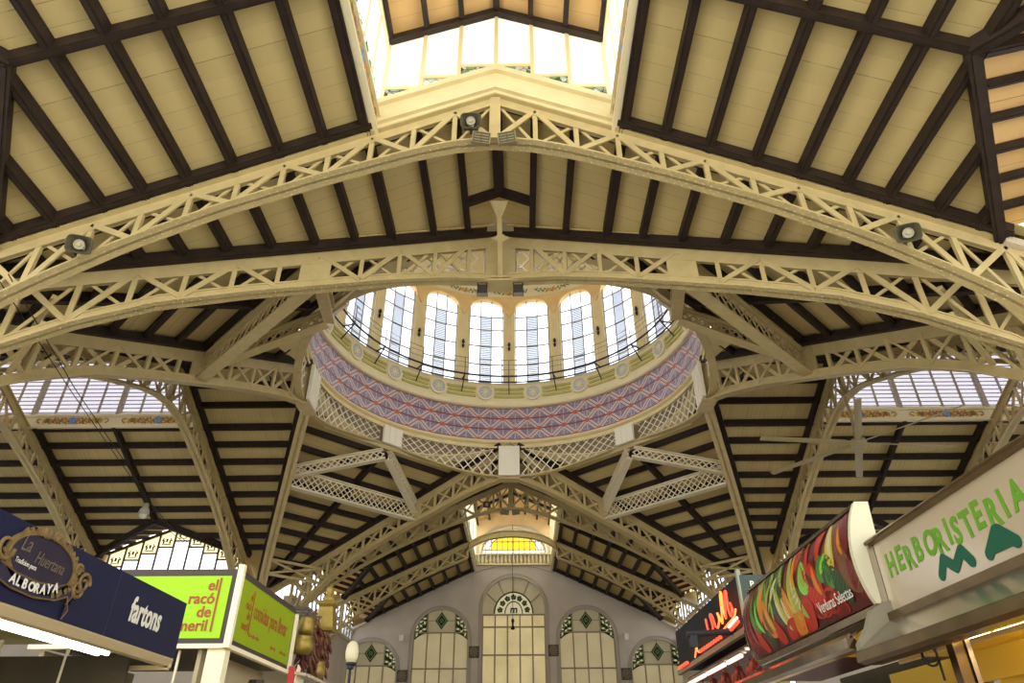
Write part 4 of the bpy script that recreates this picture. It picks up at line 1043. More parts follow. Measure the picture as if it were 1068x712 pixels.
# ------------------------------------------------------------------ market stalls on the left
M_NAVY = mat('navy_sign_panel', (.010, .011, .036), .5, noise=.10, scale=1.2, spec=.18)
M_GOLD = mat('dull_gold_print', (.17, .11, .035), .5, noise=.35, scale=14)
M_GOLD2 = mat('dark_gold_print', (.14, .085, .03), .5, noise=.3, scale=18)
M_WHT = mat('white_print', (.66, .63, .53), .5)
M_BEIGE = mat('beige_trim', (.50, .40, .22), .4)
M_TUBE = mat('fluorescent_tube', (1, 1, .92), .3, emit=9, ecol=(1, .97, .80))
M_STAIN = mat('dull_stainless', (.55, .50, .42), .28, metal=.85, noise=.06, scale=3)
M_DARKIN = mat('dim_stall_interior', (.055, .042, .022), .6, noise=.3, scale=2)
def stall_body(name, lab, x0, x1, y0, y1, h, mt, posts=()):
    """counter, back panel and posts under a sign"""
    r = thing(name, lab, 'market stall', ((x0+x1)/2, (y0+y1)/2, 0))
    m = MB(); m.box(((x0+x1)/2, (y0+y1)/2, .5), (abs(x1-x0)-.1, y1-y0-.1, 1.0)); m.box(((x0+x1)/2, (y0+y1)/2, 1.03), (abs(x1-x0), y1-y0, .06)); m.build('counter', M_STAIN, r)
    sg = 1 if x1 > 0 else -1; xo = max(x0, x1) if sg > 0 else min(x0, x1)
    m = MB(); m.box((xo, (y0+y1)/2, (1.06+h)/2), (.06, y1-y0-.1, h-1.06))
    m.build('back_panel', mt, r)
    for px, py in posts:
        m = MB(); m.box((px, py, (1.06+h)/2), (.025, .025, h-1.06)); m.build('post', M_WHITE, r)
    if x1 < 0: m = MB(); m.box(((x0+x1)/2, y1-.04, (1.06+h-.12)/2), (abs(x1-x0)-.1, .04, h-1.2)); m.build('end_panel', mt, r)
    return r
# navy sign
r = thing('shop_sign', 'navy blue stall sign with gold oval emblem at the left edge', 'sign', (-3.1, 5.4, 2.6))
m = MB(); m.box((-3.13, 5.35, 2.89), (.26, 4.6, .54)); m.build('panel', M_NAVY, r)
m = MB(); m.box((-2.999, 6.25, 2.89), (.004, .006, .54)); m.build('panel_joint', mat('navy_joint', (.03, .03, .06), .5), r)
m = MB(); m.loft([[V((-3.01, y, 2.62)), V((-2.985, y, 2.60)), V((-3.03, y, 2.545)), V((-3.08, y, 2.535)), V((-3.16, y, 2.62))] for y in (3.05, 7.62)]); m.build('bottom_trim', M_BEIGE, r)
m = MB(); m.beam((-3.02, 7.62, 2.53), (-5.6, 7.62, 2.53), .05, .04); m.beam((-3.03, 7.62, 2.53), (-3.03, 7.62, 2.64), .05, .05); m.build('canopy_rail', M_BEIGE, r)
m = MB(); m.box((-4.35, 5.35, 2.78), (2.3, 4.5, .05)); m.build('canopy_soffit', mat('yellowish_soffit', (.34, .30, .10), .5, noise=.2, scale=2), r)
em = MB(); X = -2.996
def yz(y, z, o=0): return V((X+o, y, z))
el = [(5.16+.40*math.cos(2*PI*i/40), 2.945+.185*math.sin(2*PI*i/40)) for i in range(40)]
em.prism([yz(a, b) for a, b in el], (.004, 0, 0)); eo = em.build('emblem_oval', [mat('violet_print', (.022, .015, .030), .5, noise=.3, scale=4)], r)
m = MB()
m.loft([[yz(5.16+q*math.cos(2*PI*i/40), 2.945+s_*math.sin(2*PI*i/40), h) for q, s_, h in ((.385, .178, .004), (.445, .212, .004), (.445, .212, .016), (.385, .178, .016))] for i in range(40)], closed=True)
for i in range(26):
    a = math.radians(-60+ i*8); q = .43+.02*math.sin(i*2.2); c = yz(5.16+q*math.cos(a), 2.945+.21*math.sin(a), .012)
    m.obox(c, V((0, math.cos(a), math.sin(a)))*.022, V((0, -math.sin(a), math.cos(a)))*.016, V((.006, 0, 0)))
m.build('emblem_frame', M_GOLD, eo)
m = MB()     # curled cartouche at the right of the oval
for k, (yc, zc, q, tn) in enumerate(((5.72, 2.925, .085, 1), (5.66, 2.87, .07, -1), (5.60, 3.0, .05, 1), (4.72, 2.95, .09, -1), (5.2, 3.15, .035, 1), (5.08, 3.15, .035, -1))):
    pts = [yz(yc+q*(1-.75*i/20)*math.cos(tn*i*.45), zc+q*(1-.75*i/20)*math.sin(tn*i*.45), .012) for i in range(21)]
    m.tube(pts, [.017*(1-.4*i/20) for i in range(21)], 6)
    m.build('emblem_scroll', M_GOLD, eo); m = MB()
m = MB(); rb = [(4.72, 2.80), (4.9, 2.765), (5.16, 2.755), (5.42, 2.785), (5.56, 2.84), (5.62, 2.75), (5.57, 2.68)]
m.loft([[yz(a, b-.045, .01), yz(a, b+.045, .01), yz(a, b+.045, .016), yz(a, b-.045, .016)] for a, b in rb]); m.build('emblem_ribbon', mat('dark_ribbon_print', (.018, .014, .03), .4), eo)
m = MB(); m.tube([yz(a, b+.052, .014) for a, b in rb], .007, 5); m.tube([yz(a, b-.052, .014) for a, b in rb], .007, 5); m.build('ribbon_edge', M_GOLD2, eo)
yp = 4.86
for i, ch in enumerate('ALBORAYA'):
    a = (i-3.5)/3.5; z = 2.735+.035*max(0, a)**2+.012*a*a; sl = .14*a
    text(ch, yz(5.14+a*.25-.035, z, .02), (0, 1, sl), (0, -sl, 1), .092, M_WHT, r, 'letter', bold=.003)
text('La', yz(4.86, 2.97, .008), (0, 1, .05), (0, -.05, 1), .16, mat('faint_gold_lettering', (.13, .10, .06), .5), r, shear=.35, sx=.8)
text('Huertana', yz(5.05, 2.925, .008), (0, 1, -.02), (0, .02, 1), .13, MATS['faint_gold_lettering'], r, shear=.35, sx=.75)
text('Tradicion pura', yz(4.85, 2.885, .008), (0, 1, -.03), (0, .03, 1), .05, M_WHT, r, shear=.2, sx=.85)
text('fartons', yz(6.55, 2.80, .004), (0, 1, .0), (0, 0, 1), .30, M_WHT, r, shear=.12, sx=.72, bold=.008)
# fluorescent lamp below it
f = thing('fluorescent_lamp', 'long white fluorescent lamp glowing under the navy sign', 'lamp', (-3.28, 5.3, 2.6))
m = MB(); m.box((-3.30, 5.3, 2.60), (.16, 3.2, .05)); m.build('lamp_housing', mat('white_enamel', (.8, .78, .65), .4), f)
for o in (-.045, .045):
    m = MB(); m.tube([V((-3.30+o, 3.75, 2.56)), V((-3.30+o, 6.85, 2.56))], .02, 8); m.build('tube', M_TUBE, f)
b_ = MB(); b_.lathe([(0, .05), (.03, .03), (.035, -.01), (.02, -.03), (0, -.035)], (-3.75, 7.55, 2.56), 10); o = b_.build('light_bulb', M_TUBE, None, True); tag(o, 'tiny round bulb on the rail under the navy sign', 'light bulb')
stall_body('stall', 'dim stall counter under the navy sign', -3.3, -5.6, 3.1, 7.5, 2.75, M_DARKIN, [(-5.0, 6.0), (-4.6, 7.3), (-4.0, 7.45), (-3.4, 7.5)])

# lime green corner sign
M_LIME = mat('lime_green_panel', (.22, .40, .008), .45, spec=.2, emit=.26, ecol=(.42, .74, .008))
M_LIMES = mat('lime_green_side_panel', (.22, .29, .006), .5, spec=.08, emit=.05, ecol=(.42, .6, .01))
M_RED = mat('red_brown_lettering', (.30, .05, .015), .5); M_FRM = mat('dark_brown_frame', (.045, .032, .025), .45)
r = thing('shop_sign', 'lime green illuminated corner sign with red lettering on two faces', 'sign', (-3.9, 10.2, 2.95))
m = MB(); m.box((-4.2, 10.22, 3.40), (2.38, 2.52, .90)); m.build('box', M_FRM, r)
m = MB(); m.box((-4.23, 8.955, 3.39), (2.24, .014, .74)); m.build('front_panel', M_LIME, r)
m = MB(); m.box((-3.005, 10.2, 3.39), (.014, 2.40, .74)); m.build('side_panel', M_LIMES, r)
for bx in (((-2.99, 8.935, 3.40), (.075, .075, .98)), ((-2.99, 11.5, 3.34), (.05, .06, .86))):
    m = MB(); m.box(*bx); m.build('corner_post', M_LEDGE, r)
m = MB(); m.box((-4.2, 8.95, 2.93), (2.42, .07, .05)); m.box((-3.0, 10.22, 2.93), (.07, 2.6, .05)); m.build('bottom_trim', M_LEDGE, r)
zz = [3.585, 3.425, 3.265, 3.105]
for b, z in zip(('el', 'racó', 'de', 'meril'), zz): text(b, (-3.255-.012*(3.6-z)*5, 8.942, z), (1, 0, 0), (0.0, 0, 1), .185, M_RED, r, align='RIGHT', bold=.004)
m = MB(); m.beam((-3.235, 8.94, 3.735), (-3.235, 8.94, 3.095), .008, .022, side=(0, 1, 0)); m.build('lettering_bar', M_RED, r)
for b, z in zip(('el', 'racó', 'de', 'meril'), (3.56, 3.44, 3.32, 3.19)): text(b, (-2.995, 9.52, z), (0, 1, 0), (0, 0, 1), .145, M_RED, r, align='RIGHT', sx=.8, bold=.002)
m = MB(); m.beam((-2.994, 9.55, 3.7), (-2.994, 9.55, 3.16), .016, .006); m.build('lettering_bar', M_RED, r)
text('comidas para llevar', (-2.995, 9.63, 3.375), (0, 1, 0), (0, 0, 1), .30, M_RED, r, sx=.64, shear=.1, bold=.002)
m = MB()
for y0, y1, z in ((9.62, 10.05, 3.16), (10.55, 10.72, 3.14), (10.95, 11.3, 3.14)): 
    k = y0
    while k < y1: m.box((-2.996, k, z), (.004, .035, .03+.02*math.sin(k*40))); k += .055
m.build('small_print', M_RED, r)
r2_ = stall_body('stall', 'beige stall with a cream post under the lime green sign', -3.1, -5.3, 9.0, 11.4, 2.9, mat('beige_stall_panel', (.42, .35, .20), .5, noise=.12, scale=2), [(-3.6, 9.05)])
m = MB(); m.box((-3.12, 9.05, 1.98), (.22, .16, 1.85)); m.build('post', M_LEDGE, r2_)
m = MB(); m.box((-3.35, 10.2, 2.55), (.05, 2.3, .72)); m.build('awning_panel', MATS['beige_stall_panel'], r2_)
m = MB(); m.lathe([(0, .12), (.1, .12), (.13, .02), (.05, 0), (.05, -.3), (0, -.3)], (-3.1, 10.5, 2.6), 10); m.build('lamp', M_FRM, r2_)
# dried food hung in front of the next stall
M_PEP = [mat('dried_red_pepper', (.10, .018, .012), .45, noise=.4, scale=20), mat('dried_brown_pepper', (.13, .055, .02), .5, noise=.3, scale=20), mat('braided_garlic', (.40, .30, .16), .6)]
for i, (y, x_, z0, n_, mi, lab) in enumerate(((11.95, -2.95, 3.72, 10, 0, 'string of dark red dried peppers nearest the lime green sign'), (12.25, -2.9, 3.85, 12, 1, 'second string of brown dried peppers from the lime green sign'), (12.55, -2.92, 3.78, 11, 0, 'third string of dried peppers, beside the brass box'), (12.85, -2.88, 3.82, 12, 1, 'fourth brown string of dried peppers beyond the brass box'), (13.15, -2.9, 3.74, 11, 0, 'fifth string of dark peppers, farthest from the lime green sign'))):
    m = MB(); rnd = random.Random(i)
    m.tube([V((x_, y, z0+.15)), V((x_, y, z0-.7))], .012, 5, mi)
    for k in range(n_*4):
        a = rnd.random()*2*PI; z = z0-.68*rnd.random(); d = V((math.cos(a), math.sin(a), -1.4)).normalized(); p = V((x_, y, z)); L = .13+.08*rnd.random()
        m.tube([p, p+d*L*.4+V((0, 0, .01)), p+d*L*.8, p+d*L+V((0, 0, -.02))], [.016, .030, .022, .004], 6, mi)
    o = m.build('pepper_string', M_PEP[:2], None, True, loc=(x_, y, z0)); tag(o, lab, 'dried peppers', 'strings of dried peppers')
M_BRASS = mat('dull_brass', (.24, .17, .035), .4, metal=.5, noise=.25, scale=5)
for (y, z, q, lab) in ((11.72, 3.33, .17, 'lower brass pot hanging beside the lime green sign'), (11.78, 3.62, .13, 'smaller brass pot hanging above the other beside the lime green sign'), (12.7, 3.08, .16, 'round brass pot hanging below the strings of peppers')):
    m = MB(); m.lathe([(0, -.12), (q*.8, -.11), (q, -.04), (q*.95, .08), (q*.8, .12), (q*.9, .15), (q*.82, .15), (q*.7, .1), (0, .05)], (-2.9, y, z), 18); o = m.build('brass_pot', M_BRASS, None, True, loc=(-2.9, y, z)); tag(o, lab, 'pot', 'brass pots by the lime green sign')
r = thing('brass_lantern', 'tall brass lantern standing above the strings of peppers', 'lantern', (-2.9, 12.95, 3.75))
m = MB(); m.loft([[V((-2.9+a*q, 12.95+b*q, z)) for a, b in ((-1, -1), (1, -1), (1, 1), (-1, 1))] for z, q in ((3.75, .16), (3.8, .17), (4.15, .12), (4.2, .15), (4.26, .13))]); m.build('body', M_BRASS, r)
m = MB(); m.lathe([(.10, 0), (.12, .06), (.05, .12), (.08, .2), (.02, .3), (0, .31)], (-2.9, 12.95, 4.26), 10); m.build('finial', M_BRASS, r, True)
r = stall_body('stall', 'stall with pale ribbed awning below the strings of peppers', -3.0, -5.4, 11.6, 15.0, 2.6, MATS['beige_stall_panel'])
m = MB()
for k in range(26):
    y = 11.7+k*.125; m.beam((-2.75, y, 2.92), (-4.6, y, 3.16), .09, .04)
m.build('ribbed_awning', mat('pale_ribbed_panel', (.50, .45, .33), .5), r)
m = MB(); m.beam((-3.3, 11.7, 3.95), (-3.3, 13.4, 3.95), .04, .04); m.beam((-3.3, 11.72, 3.0), (-3.3, 11.72, 3.95), .05, .05); m.beam((-3.3, 13.4, 3.0), (-3.3, 13.4, 3.95), .05, .05)
for y in (11.75, 11.95, 12.25, 12.55, 12.85, 13.15): m.beam((-3.3, y, 3.95), (-2.88, y, 3.92), .025, .025)
m.build('hanging_rail', M_FRM, r)
pp = thing('price_card', 'red and white card hanging under the lime green sign', 'card', (-2.95, 11.6, 2.8)); m = MB(); m.box((-2.95, 11.58, 2.86), (.02, .34, .3)); m.build('card', mat('red_card', (.6, .05, .05), .5), pp)
m = MB(); m.obox((-2.92, 11.9, 2.88), (.01, 0, 0), (0, .2, -.06), (0, .04, .13)); m.build('white_slip', M_LEDGE, pp)
r = thing('globe_lamp', 'white egg-shaped globe lamp on a black holder by the left arched window', 'lamp', (-3.0, 15.7, 3.4))
m = MB(); m.lathe([(0, .42), (.06, .41), (.11, .35), (.135, .22), (.13, .1), (.10, .0), (0, 0)], (-3.0, 15.7, 3.6), 18); m.build('globe', mat('cream_globe', (.58, .52, .33), .3, emit=.08, ecol=(1, .9, .6)), r, True)
m = MB(); m.lathe([(.10, 0), (.11, -.04), (.07, -.06), (.07, -.12), (.03, -.14), (.03, -.5), (0, -.5)], (-3.0, 15.7, 3.6), 12); m.beam((-3.0, 15.7, 3.12), (-3.4, 15.7, 3.0), .04, .04); m.build('lamp_holder', M_BLACK, r)
stall_body('stall', 'plain stall counter below the globe lamp', -3.1, -5.4, 15.1, 19.0, 3.0, MATS['beige_stall_panel'])

# ------------------------------------------------------------------ market stalls on the right
# stall with the beige lettered sign and stainless canopy
M_HB = mat('glossy_beige_panel', (.37, .30, .19), .14, spec=.6, noise=.04, scale=1)
M_GRT = mat('green_lettering', (.10, .25, .015), .4); M_DGT = mat('deep_green_lettering', (.006, .075, .038), .4)
M_STEEL = mat('polished_steel', (.45, .40, .31), .18, metal=.95, noise=.05, scale=2)
M_BRZ = mat('bronze_trim', (.16, .11, .05), .22, metal=.8, noise=.3, scale=5)
r = thing('shop_sign', 'beige stall sign with green lettering above a stainless canopy at the right edge', 'sign', (3.1, 3.2, 2.45))
m = MB(); m.box((3.08, 3.0, 2.69), (.14, 3.5, .47)); m.build('panel', M_HB, r)
m = MB(); m.loft([[V((3.0, y, 2.922)), V((2.965, y, 2.930)), V((2.96, y, 2.945)), V((2.975, y, 2.962)), V((3.1, y, 2.965)), V((3.1, y, 2.922))] for y in (1.2, 4.80)]); m.build('top_rail', M_BRZ, r)
m = MB(); m.box((2.985, 3.0, 2.455), (.04, 3.55, .05)); m.build('bottom_rail', M_BRZ, r)
m = MB(); m.box((3.0, 4.79, 2.69), (.05, .07, .5)); m.build('end_trim', M_STEEL, r)
for i, ch in enumerate('HERBORISTERIA'):
    yq = [0, .118, .216, .318, .425, .537, .645, .695, .79, .885, .98, 1.10, 1.17][i]
    text(ch, (3.008, 4.64-yq*1.15, 2.685-.012*i/12+.012*math.sin(i*2.3)), (0, -1, .02*math.sin(i*1.7)), (0, 0, 1), .20, M_GRT, r, 'letter', bold=.007, shear=-.06+.1*math.sin(i*2.1), sx=.80)
def stroke_letter(y0, z0, strokes, q, sx, sz):
    m = MB()
    for k, (p0, p1) in enumerate(strokes):
        a = V((0, -p0[0]*sx, p0[1]*sz)); b = V((0, -p1[0]*sx, p1[1]*sz)); d = (b-a).normalized(); nn = V((0, -d.z, d.y)); lp = []
        for i in range(9): t = PI/2+PI*i/8; lp.append(a+d*math.cos(t)*q+nn*math.sin(t)*q)
        for i in range(9): t = -PI/2+PI*i/8; lp.append(b+d*math.cos(t)*q+nn*math.sin(t)*q)
        m.prism([V((3.008, y0, z0))+p for p in lp], (-.003-.0004*k, 0, 0))
    m.build('letter', M_DGT, r)
stroke_letter(4.07, 2.56, (((0, 0), (.2, 1)), ((.2, 1), (.5, 0.1)), ((.5, .1), (.8, 1)), ((.8, 1), (1, 0))), .031, .31, .075)
stroke_letter(3.60, 2.555, (((0, 0), (.45, 1.0)), ((.45, 1.0), (.55, 1.0)), ((.55, 1), (1, 0)), ((.2, .25), (.8, .25))), .033, .23, .085)
m = MB(); m.loft([[V((2.995, y, 2.43)), V((2.985, y, 2.40)), V((2.72, y, 2.24)), V((2.70, y, 2.245)), V((2.96, y, 2.43))] for y in (1.2, 4.72)]); m.build('canopy', M_STEEL, r)
m = MB(); m.loft([[V((2.73, y, 2.25)), V((2.69, y, 2.24)), V((2.69, y, 2.185)), V((2.73, y, 2.17)), V((2.80, y, 2.17)), V((2.80, y, 2.23))] for y in (1.2, 4.72)]); m.build('canopy_edge', M_BRZ, r)
m = MB(); m.loft([[V((2.80, y, 2.172)), V((2.80, y, 2.20)), V((2.84, y, 2.20)), V((2.84, y, 2.172))] for y in (1.2, 4.72)]); m.build('canopy_lip', mat('polished_brass', (.70, .45, .15), .2, metal=.9), r)
# plastic end cap of the canopy
m = MB(); m.loft([[V((x_, y, z)) for x_, z in ((2.99, 2.56), (2.87, 2.50), (2.82, 2.40), (2.74, 2.30), (2.74, 2.24), (3.06, 2.24), (3.06, 2.56))] for y in (4.73, 4.80)]); m.build('canopy_end_cap', mat('grey_beige_plastic', (.20, .175, .115), .5), r)
# orange reflection above the rail, modelled as a thin coloured strip with stickers
m = MB(); m.box((3.09, 3.6, 2.99), (.04, 2.5, .05)); m.build('reflection_strip', mat('orange_reflection', (.62, .42, .22), .5), r)
for k, y in enumerate((4.5, 4.05, 3.7)):
    m = MB(); m.box((3.066, y, 2.99), (.01, .22, .04)); m.build('sticker', M_WHITE, r)
s_ = stall_body('stall', 'stall interior with glowing yellow ceiling and orange wood under the beige sign', 3.1, 5.4, 1.2, 4.7, 2.6, mat('orange_wood', (.55, .20, .03), .45, noise=.2, scale=3))
M_YC = mat('yellow_lamplit_panel', (.86, .60, .07), .4)  # yellow lamplight inside the stalls is put into the colour
m = MB(); m.box((4.2, 3.6, 2.68), (2.2, 9.0, .04)); m.build('stall_ceiling', M_YC, s_)
m = MB(); m.box((5.3, 6.0, 2.52), (.05, 7.4, .28)); m.build('upper_back', M_YC, s_)
m = MB(); m.tube([V((3.9, 1.5, 2.42)), V((3.9, 6.6, 2.42))], .018, 6)
for y in (2.0, 3.4, 4.4, 5.2, 6.0): m.tube([V((3.9, y, 2.42)), V((3.9, y, 2.66))], .012, 5)
m.build('hanging_rail', M_BEIGE, s_)
m = MB(); m.box((3.46, 4.95, 1.9), (.07, .08, 1.4)); m.build('post', M_BRZ, s_)
m = MB(); m.box((3.53, 4.95, 1.9), (.03, .08, 1.4)); m.build('post', M_STEEL, s_)
m = MB(); m.tube([V((3.25+.05*math.cos(i*.5), 4.9, 2.28+.05*math.sin(i*.5)-.002*i)) for i in range(26)]+[V((3.3, 4.9, 2.1))], .008, 5); m.build('cable', M_BLACK, s_)
for k, (y, w_) in enumerate(((2.6, 1.3), (4.3, 1.2), (5.9, 1.2))):
    f = thing('fluorescent_lamp', 'warm tube lamp under the yellow stall ceiling, %s from the camera' % ('nearest', 'second', 'third')[k], 'lamp', (4.5, y, 2.6), 'tube lamps under the yellow stall ceiling')
    m = MB(); m.tube([V((4.5, y-w_/2, 2.60)), V((4.5, y+w_/2, 2.60))], .02, 8); m.build('tube', mat('warm_tube', (1, .9, .6), .3, emit=26, ecol=(1, .74, .26)), f)
    m = MB(); m.box((4.5, y, 2.64), (.07, w_, .03)); m.build('lamp_housing', M_WHITE, f)
# curved sign printed with vegetables
r = thing('shop_sign', 'curved stall sign printed with colourful vegetables', 'sign', (3.1, 6.2, 2.55))
YA_, YB_, ZA_, ZB_ = 7.55, 4.83, 2.57, 3.22
def bow(z): u = (z-ZA_)/(ZB_-ZA_); return 3.0-.035*(1-u)-.085*math.sin(PI*min(1, max(0, u)))**.8
def sf(u, v, o=0.0): z = ZA_+(ZB_-ZA_)*v; return V((bow(z)-o, YA_+(YB_-YA_)*u, z))
m = MB(); N = 14
m.loft([[sf(u, j/N) for j in range(N+1)]+[V((3.06, sf(u, 0).y, ZB_)), V((3.04, sf(u, 0).y, ZA_))] for u in (0, 1)]); m.build('panel', mat('dark_red_print', (.085, .014, .010), .3, noise=.4, scale=4), r)
m = MB()
m.loft([[V((bow(ZA_+(ZB_-ZA_)*j/N)-.025, y, ZA_-.02+(ZB_-ZA_+.04)*j/N)) for j in range(N+1)]+[V((3.075, y, ZB_+.02)), V((3.05, y, ZA_-.02))] for y in (YB_-.01, YB_-.05)]); m.build('end_cap', mat('cream_plastic_cap', (.50, .46, .31), .5), r)
m = MB(); m.loft([[V((bow(ZA_+(ZB_-ZA_)*j/N)-.012, y, ZA_-.01+(ZB_-ZA_+.02)*j/N)) for j in range(N+1)]+[V((3.07, y, ZB_+.01)), V((3.05, y, ZA_-.01))] for y in (YA_+.01, YA_+.04)]); m.box((3.03, 6.19, 3.235), (.10, 2.8, .025)); m.build('edge_trim', M_STEEL, r)
rnd = random.Random(11)
VC = {'red': (.34, .020, .010), 'dred': (.11, .010, .008), 'or': (.48, .15, .012), 'yel': (.42, .30, .04), 'lg': (.24, .28, .045), 'gr': (.05, .15, .02), 'dg': (.018, .05, .012), 'wh': (.44, .40, .20), 'br': (.13, .05, .02), 'bg': (.16, .42, .05)}
keys = list(VC); VM = [mat('print_'+{'red': 'red', 'dred': 'dark_red', 'or': 'orange', 'yel': 'yellow', 'lg': 'light_green', 'gr': 'green', 'dg': 'dark_green', 'wh': 'ivory', 'br': 'brown', 'bg': 'bright_green'}[k], c, .35) for k, c in VC.items()]
vg = MB(); lay = [0]
def blob(u, v, lu, lv, ang, key, hook=0.0, fat=1.0):
    """a printed vegetable: lens or pepper outline laid on the curved face"""
    lay[0] += 1; o = .0015+.00006*lay[0]; asp = .65/2.72; n = 9; L = []; Rr = []
    for i in range(n+1):
        t = i/n; w_ = (math.sin(PI*(t**.8*.94+.03)))**.75*lv*fat; bx = (t-.5)*lu; by = hook*math.sin(PI*t)*lu
        ca, sa = math.cos(ang), math.sin(ang)
        tx, ty = ca, sa; nx, ny = -sa, ca
        for lst, s_ in ((L, 1), (Rr, -1)):
            px = bx*tx+(by+s_*w_)*nx; py = bx*ty+(by+s_*w_)*ny
            uu = min(.995, max(.005, u+px*asp)); vv = min(.99, max(.01, v+py)); lst.append(sf(uu, vv, o))
    vs = L+Rr; k = n+1
    vg.add(vs, [(i, i+1, k+i+1, k+i) for i in range(n)], keys.index(key))
def many(nn, ur, vr, lr, wr, ar, ks, hook=.15):
    for _ in range(nn): blob(rnd.uniform(*ur), rnd.uniform(*vr), rnd.uniform(*lr), rnd.uniform(*wr), rnd.uniform(*ar), rnd.choice(ks), rnd.uniform(-hook, hook))
many(30, (.06, .95), (.05, .95), (.3, .6), (.06, .12), (.6, 2.4), ['dg', 'br', 'dg', 'dred'])
many(22, (.12, .42), (.55, .96), (.35, .7), (.03, .07), (.8, 2.3), ['gr', 'dg', 'gr', 'lg'])
many(14, (.5, .97), (.02, .25), (.3, .55), (.10, .16), (-.3, .6), ['red', 'dred'])
many(10, (.8, .98), (.62, .98), (.3, .6), (.08, .13), (.8, 2.2), ['br', 'dred', 'br'])
for u, v, lu, lv, an, ke, hk in ((.04, .42, .95, .13, 1.85, 'dred', .15), (.03, .42, .6, .03, 1.85, 'red', .15), (.10, .30, .85, .10, 2.05, 'dred', .15), (.09, .33, .5, .025, 2.05, 'red', .15), (.15, .20, .5, .10, 2.2, 'red', .1),
        (.13, .60, .75, .08, 2.0, 'gr', .2), (.17, .50, .6, .05, 2.1, 'bg', .15), (.20, .78, .5, .06, 1.2, 'lg', .2),
        (.21, .66, .55, .09, 1.5, 'or', .05), (.27, .40, .62, .16, 2.1, 'or', .12), (.285, .38, .4, .04, 2.1, 'yel', .12), (.255, .36, .42, .05, 2.1, 'br', .12), (.34, .17, .36, .13, 2.2, 'red', .1), (.24, .15, .32, .08, 2.2, 'dg', 0),
        (.36, .62, .6, .07, 1.9, 'dg', .15), (.35, .72, .35, .06, .9, 'wh', .1), (.39, .60, .3, .05, 2.4, 'lg', .1), (.40, .44, .75, .05, 2.1, 'wh', .05), (.43, .40, .75, .045, 2.15, 'lg', .05), (.415, .36, .6, .03, 2.1, 'yel', 0), (.46, .30, .55, .05, 2.1, 'wh', 0), (.44, .78, .6, .08, 1.6, 'dg', .1), (.42, .86, .4, .05, 1.9, 'lg', .1),
        (.475, .44, .48, .10, 2.1, 'or', .05), (.50, .40, .35, .03, 2.1, 'yel', .05), (.53, .58, .85, .08, 1.75, 'yel', .08), (.56, .60, .8, .06, 1.8, 'wh', .08), (.54, .44, .6, .05, 1.9, 'lg', .05), (.58, .42, .6, .08, 1.95, 'lg', .1), (.55, .78, .5, .05, 1.6, 'or', .05), (.51, .80, .5, .05, 1.7, 'lg', .05),
        (.62, .86, .62, .11, .5, 'red', .35), (.63, .84, .5, .03, .5, 'or', .35), (.70, .72, .65, .10, 1.95, 'red', .25), (.61, .76, .5, .07, 2.3, 'dred', -.2), (.64, .60, .46, .15, 2.0, 'bg', .08), (.632, .62, .3, .06, 2.0, 'lg', .08),
        (.72, .42, .62, .22, 2.0, 'red', .05), (.735, .47, .4, .05, 2.0, 'or', .05), (.69, .52, .3, .05, 2.4, 'dred', 0), (.78, .56, .34, .13, 1.8, 'gr', 0), (.82, .50, .34, .12, 1.4, 'dg', 0), (.80, .60, .26, .06, .9, 'bg', 0), (.85, .56, .26, .06, 2.2, 'gr', 0), (.83, .42, .3, .08, 1.9, 'gr', 0),
        (.86, .76, .62, .11, 1.75, 'yel', .08), (.855, .80, .4, .05, 1.75, 'wh', .08), (.92, .70, .65, .11, 1.9, 'br', .08), (.925, .74, .4, .04, 1.9, 'or', .08), (.79, .88, .5, .12, .9, 'red', .25), (.96, .82, .55, .10, 1.8, 'dred', .05), (.95, .40, .6, .16, 2.0, 'br', .05), (.98, .25, .5, .14, 1.9, 'dred', 0), (.88, .30, .5, .14, 2.1, 'dg', 0), (.62, .2, .42, .18, .4, 'red', 0), (.53, .13, .42, .14, .4, 'or', 0), (.45, .12, .42, .12, .5, 'red', 0)):
    blob(u, v, lu, lv, an, ke, hk)
vg.build('vegetable_print', VM, r)
text('Verduras Selectas', sf(.70, .115, .02), (0, -1, 0), (-.25, 0, 1), .115, M_WHT, r, sx=.76, bold=.0, extrude=.0005)
m = MB(); m.box((3.02, 6.18, 2.535), (.10, 2.8, .05)); m.build('bottom_rail', M_BRZ, r)
m = MB(); m.loft([[V((2.97, y, 2.50)), V((2.74, y, 2.36)), V((2.74, y, 2.345)), V((2.99, y, 2.49))] for y in (4.85, 7.7)]); m.loft([[V((2.74, y, 2.38)), V((2.71, y, 2.35)), V((2.71, y, 2.29)), V((2.76, y, 2.28)), V((2.80, y, 2.30))] for y in (4.85, 7.7)]); m.build('canopy', mat('dark_mirror_steel', (.24, .18, .11), .15, metal=.95, noise=.4, scale=4), r)
m = MB(); m.loft([[V((2.80, y, 2.29)), V((2.80, y, 2.31)), V((2.86, y, 2.31)), V((2.86, y, 2.29))] for y in (4.85, 7.7)]); m.build('canopy_lip', MATS['polished_brass'], r)
stall_body('stall', 'vegetable stall counter under the curved printed sign', 3.2, 5.4, 4.8, 7.7, 2.66, M_YC)
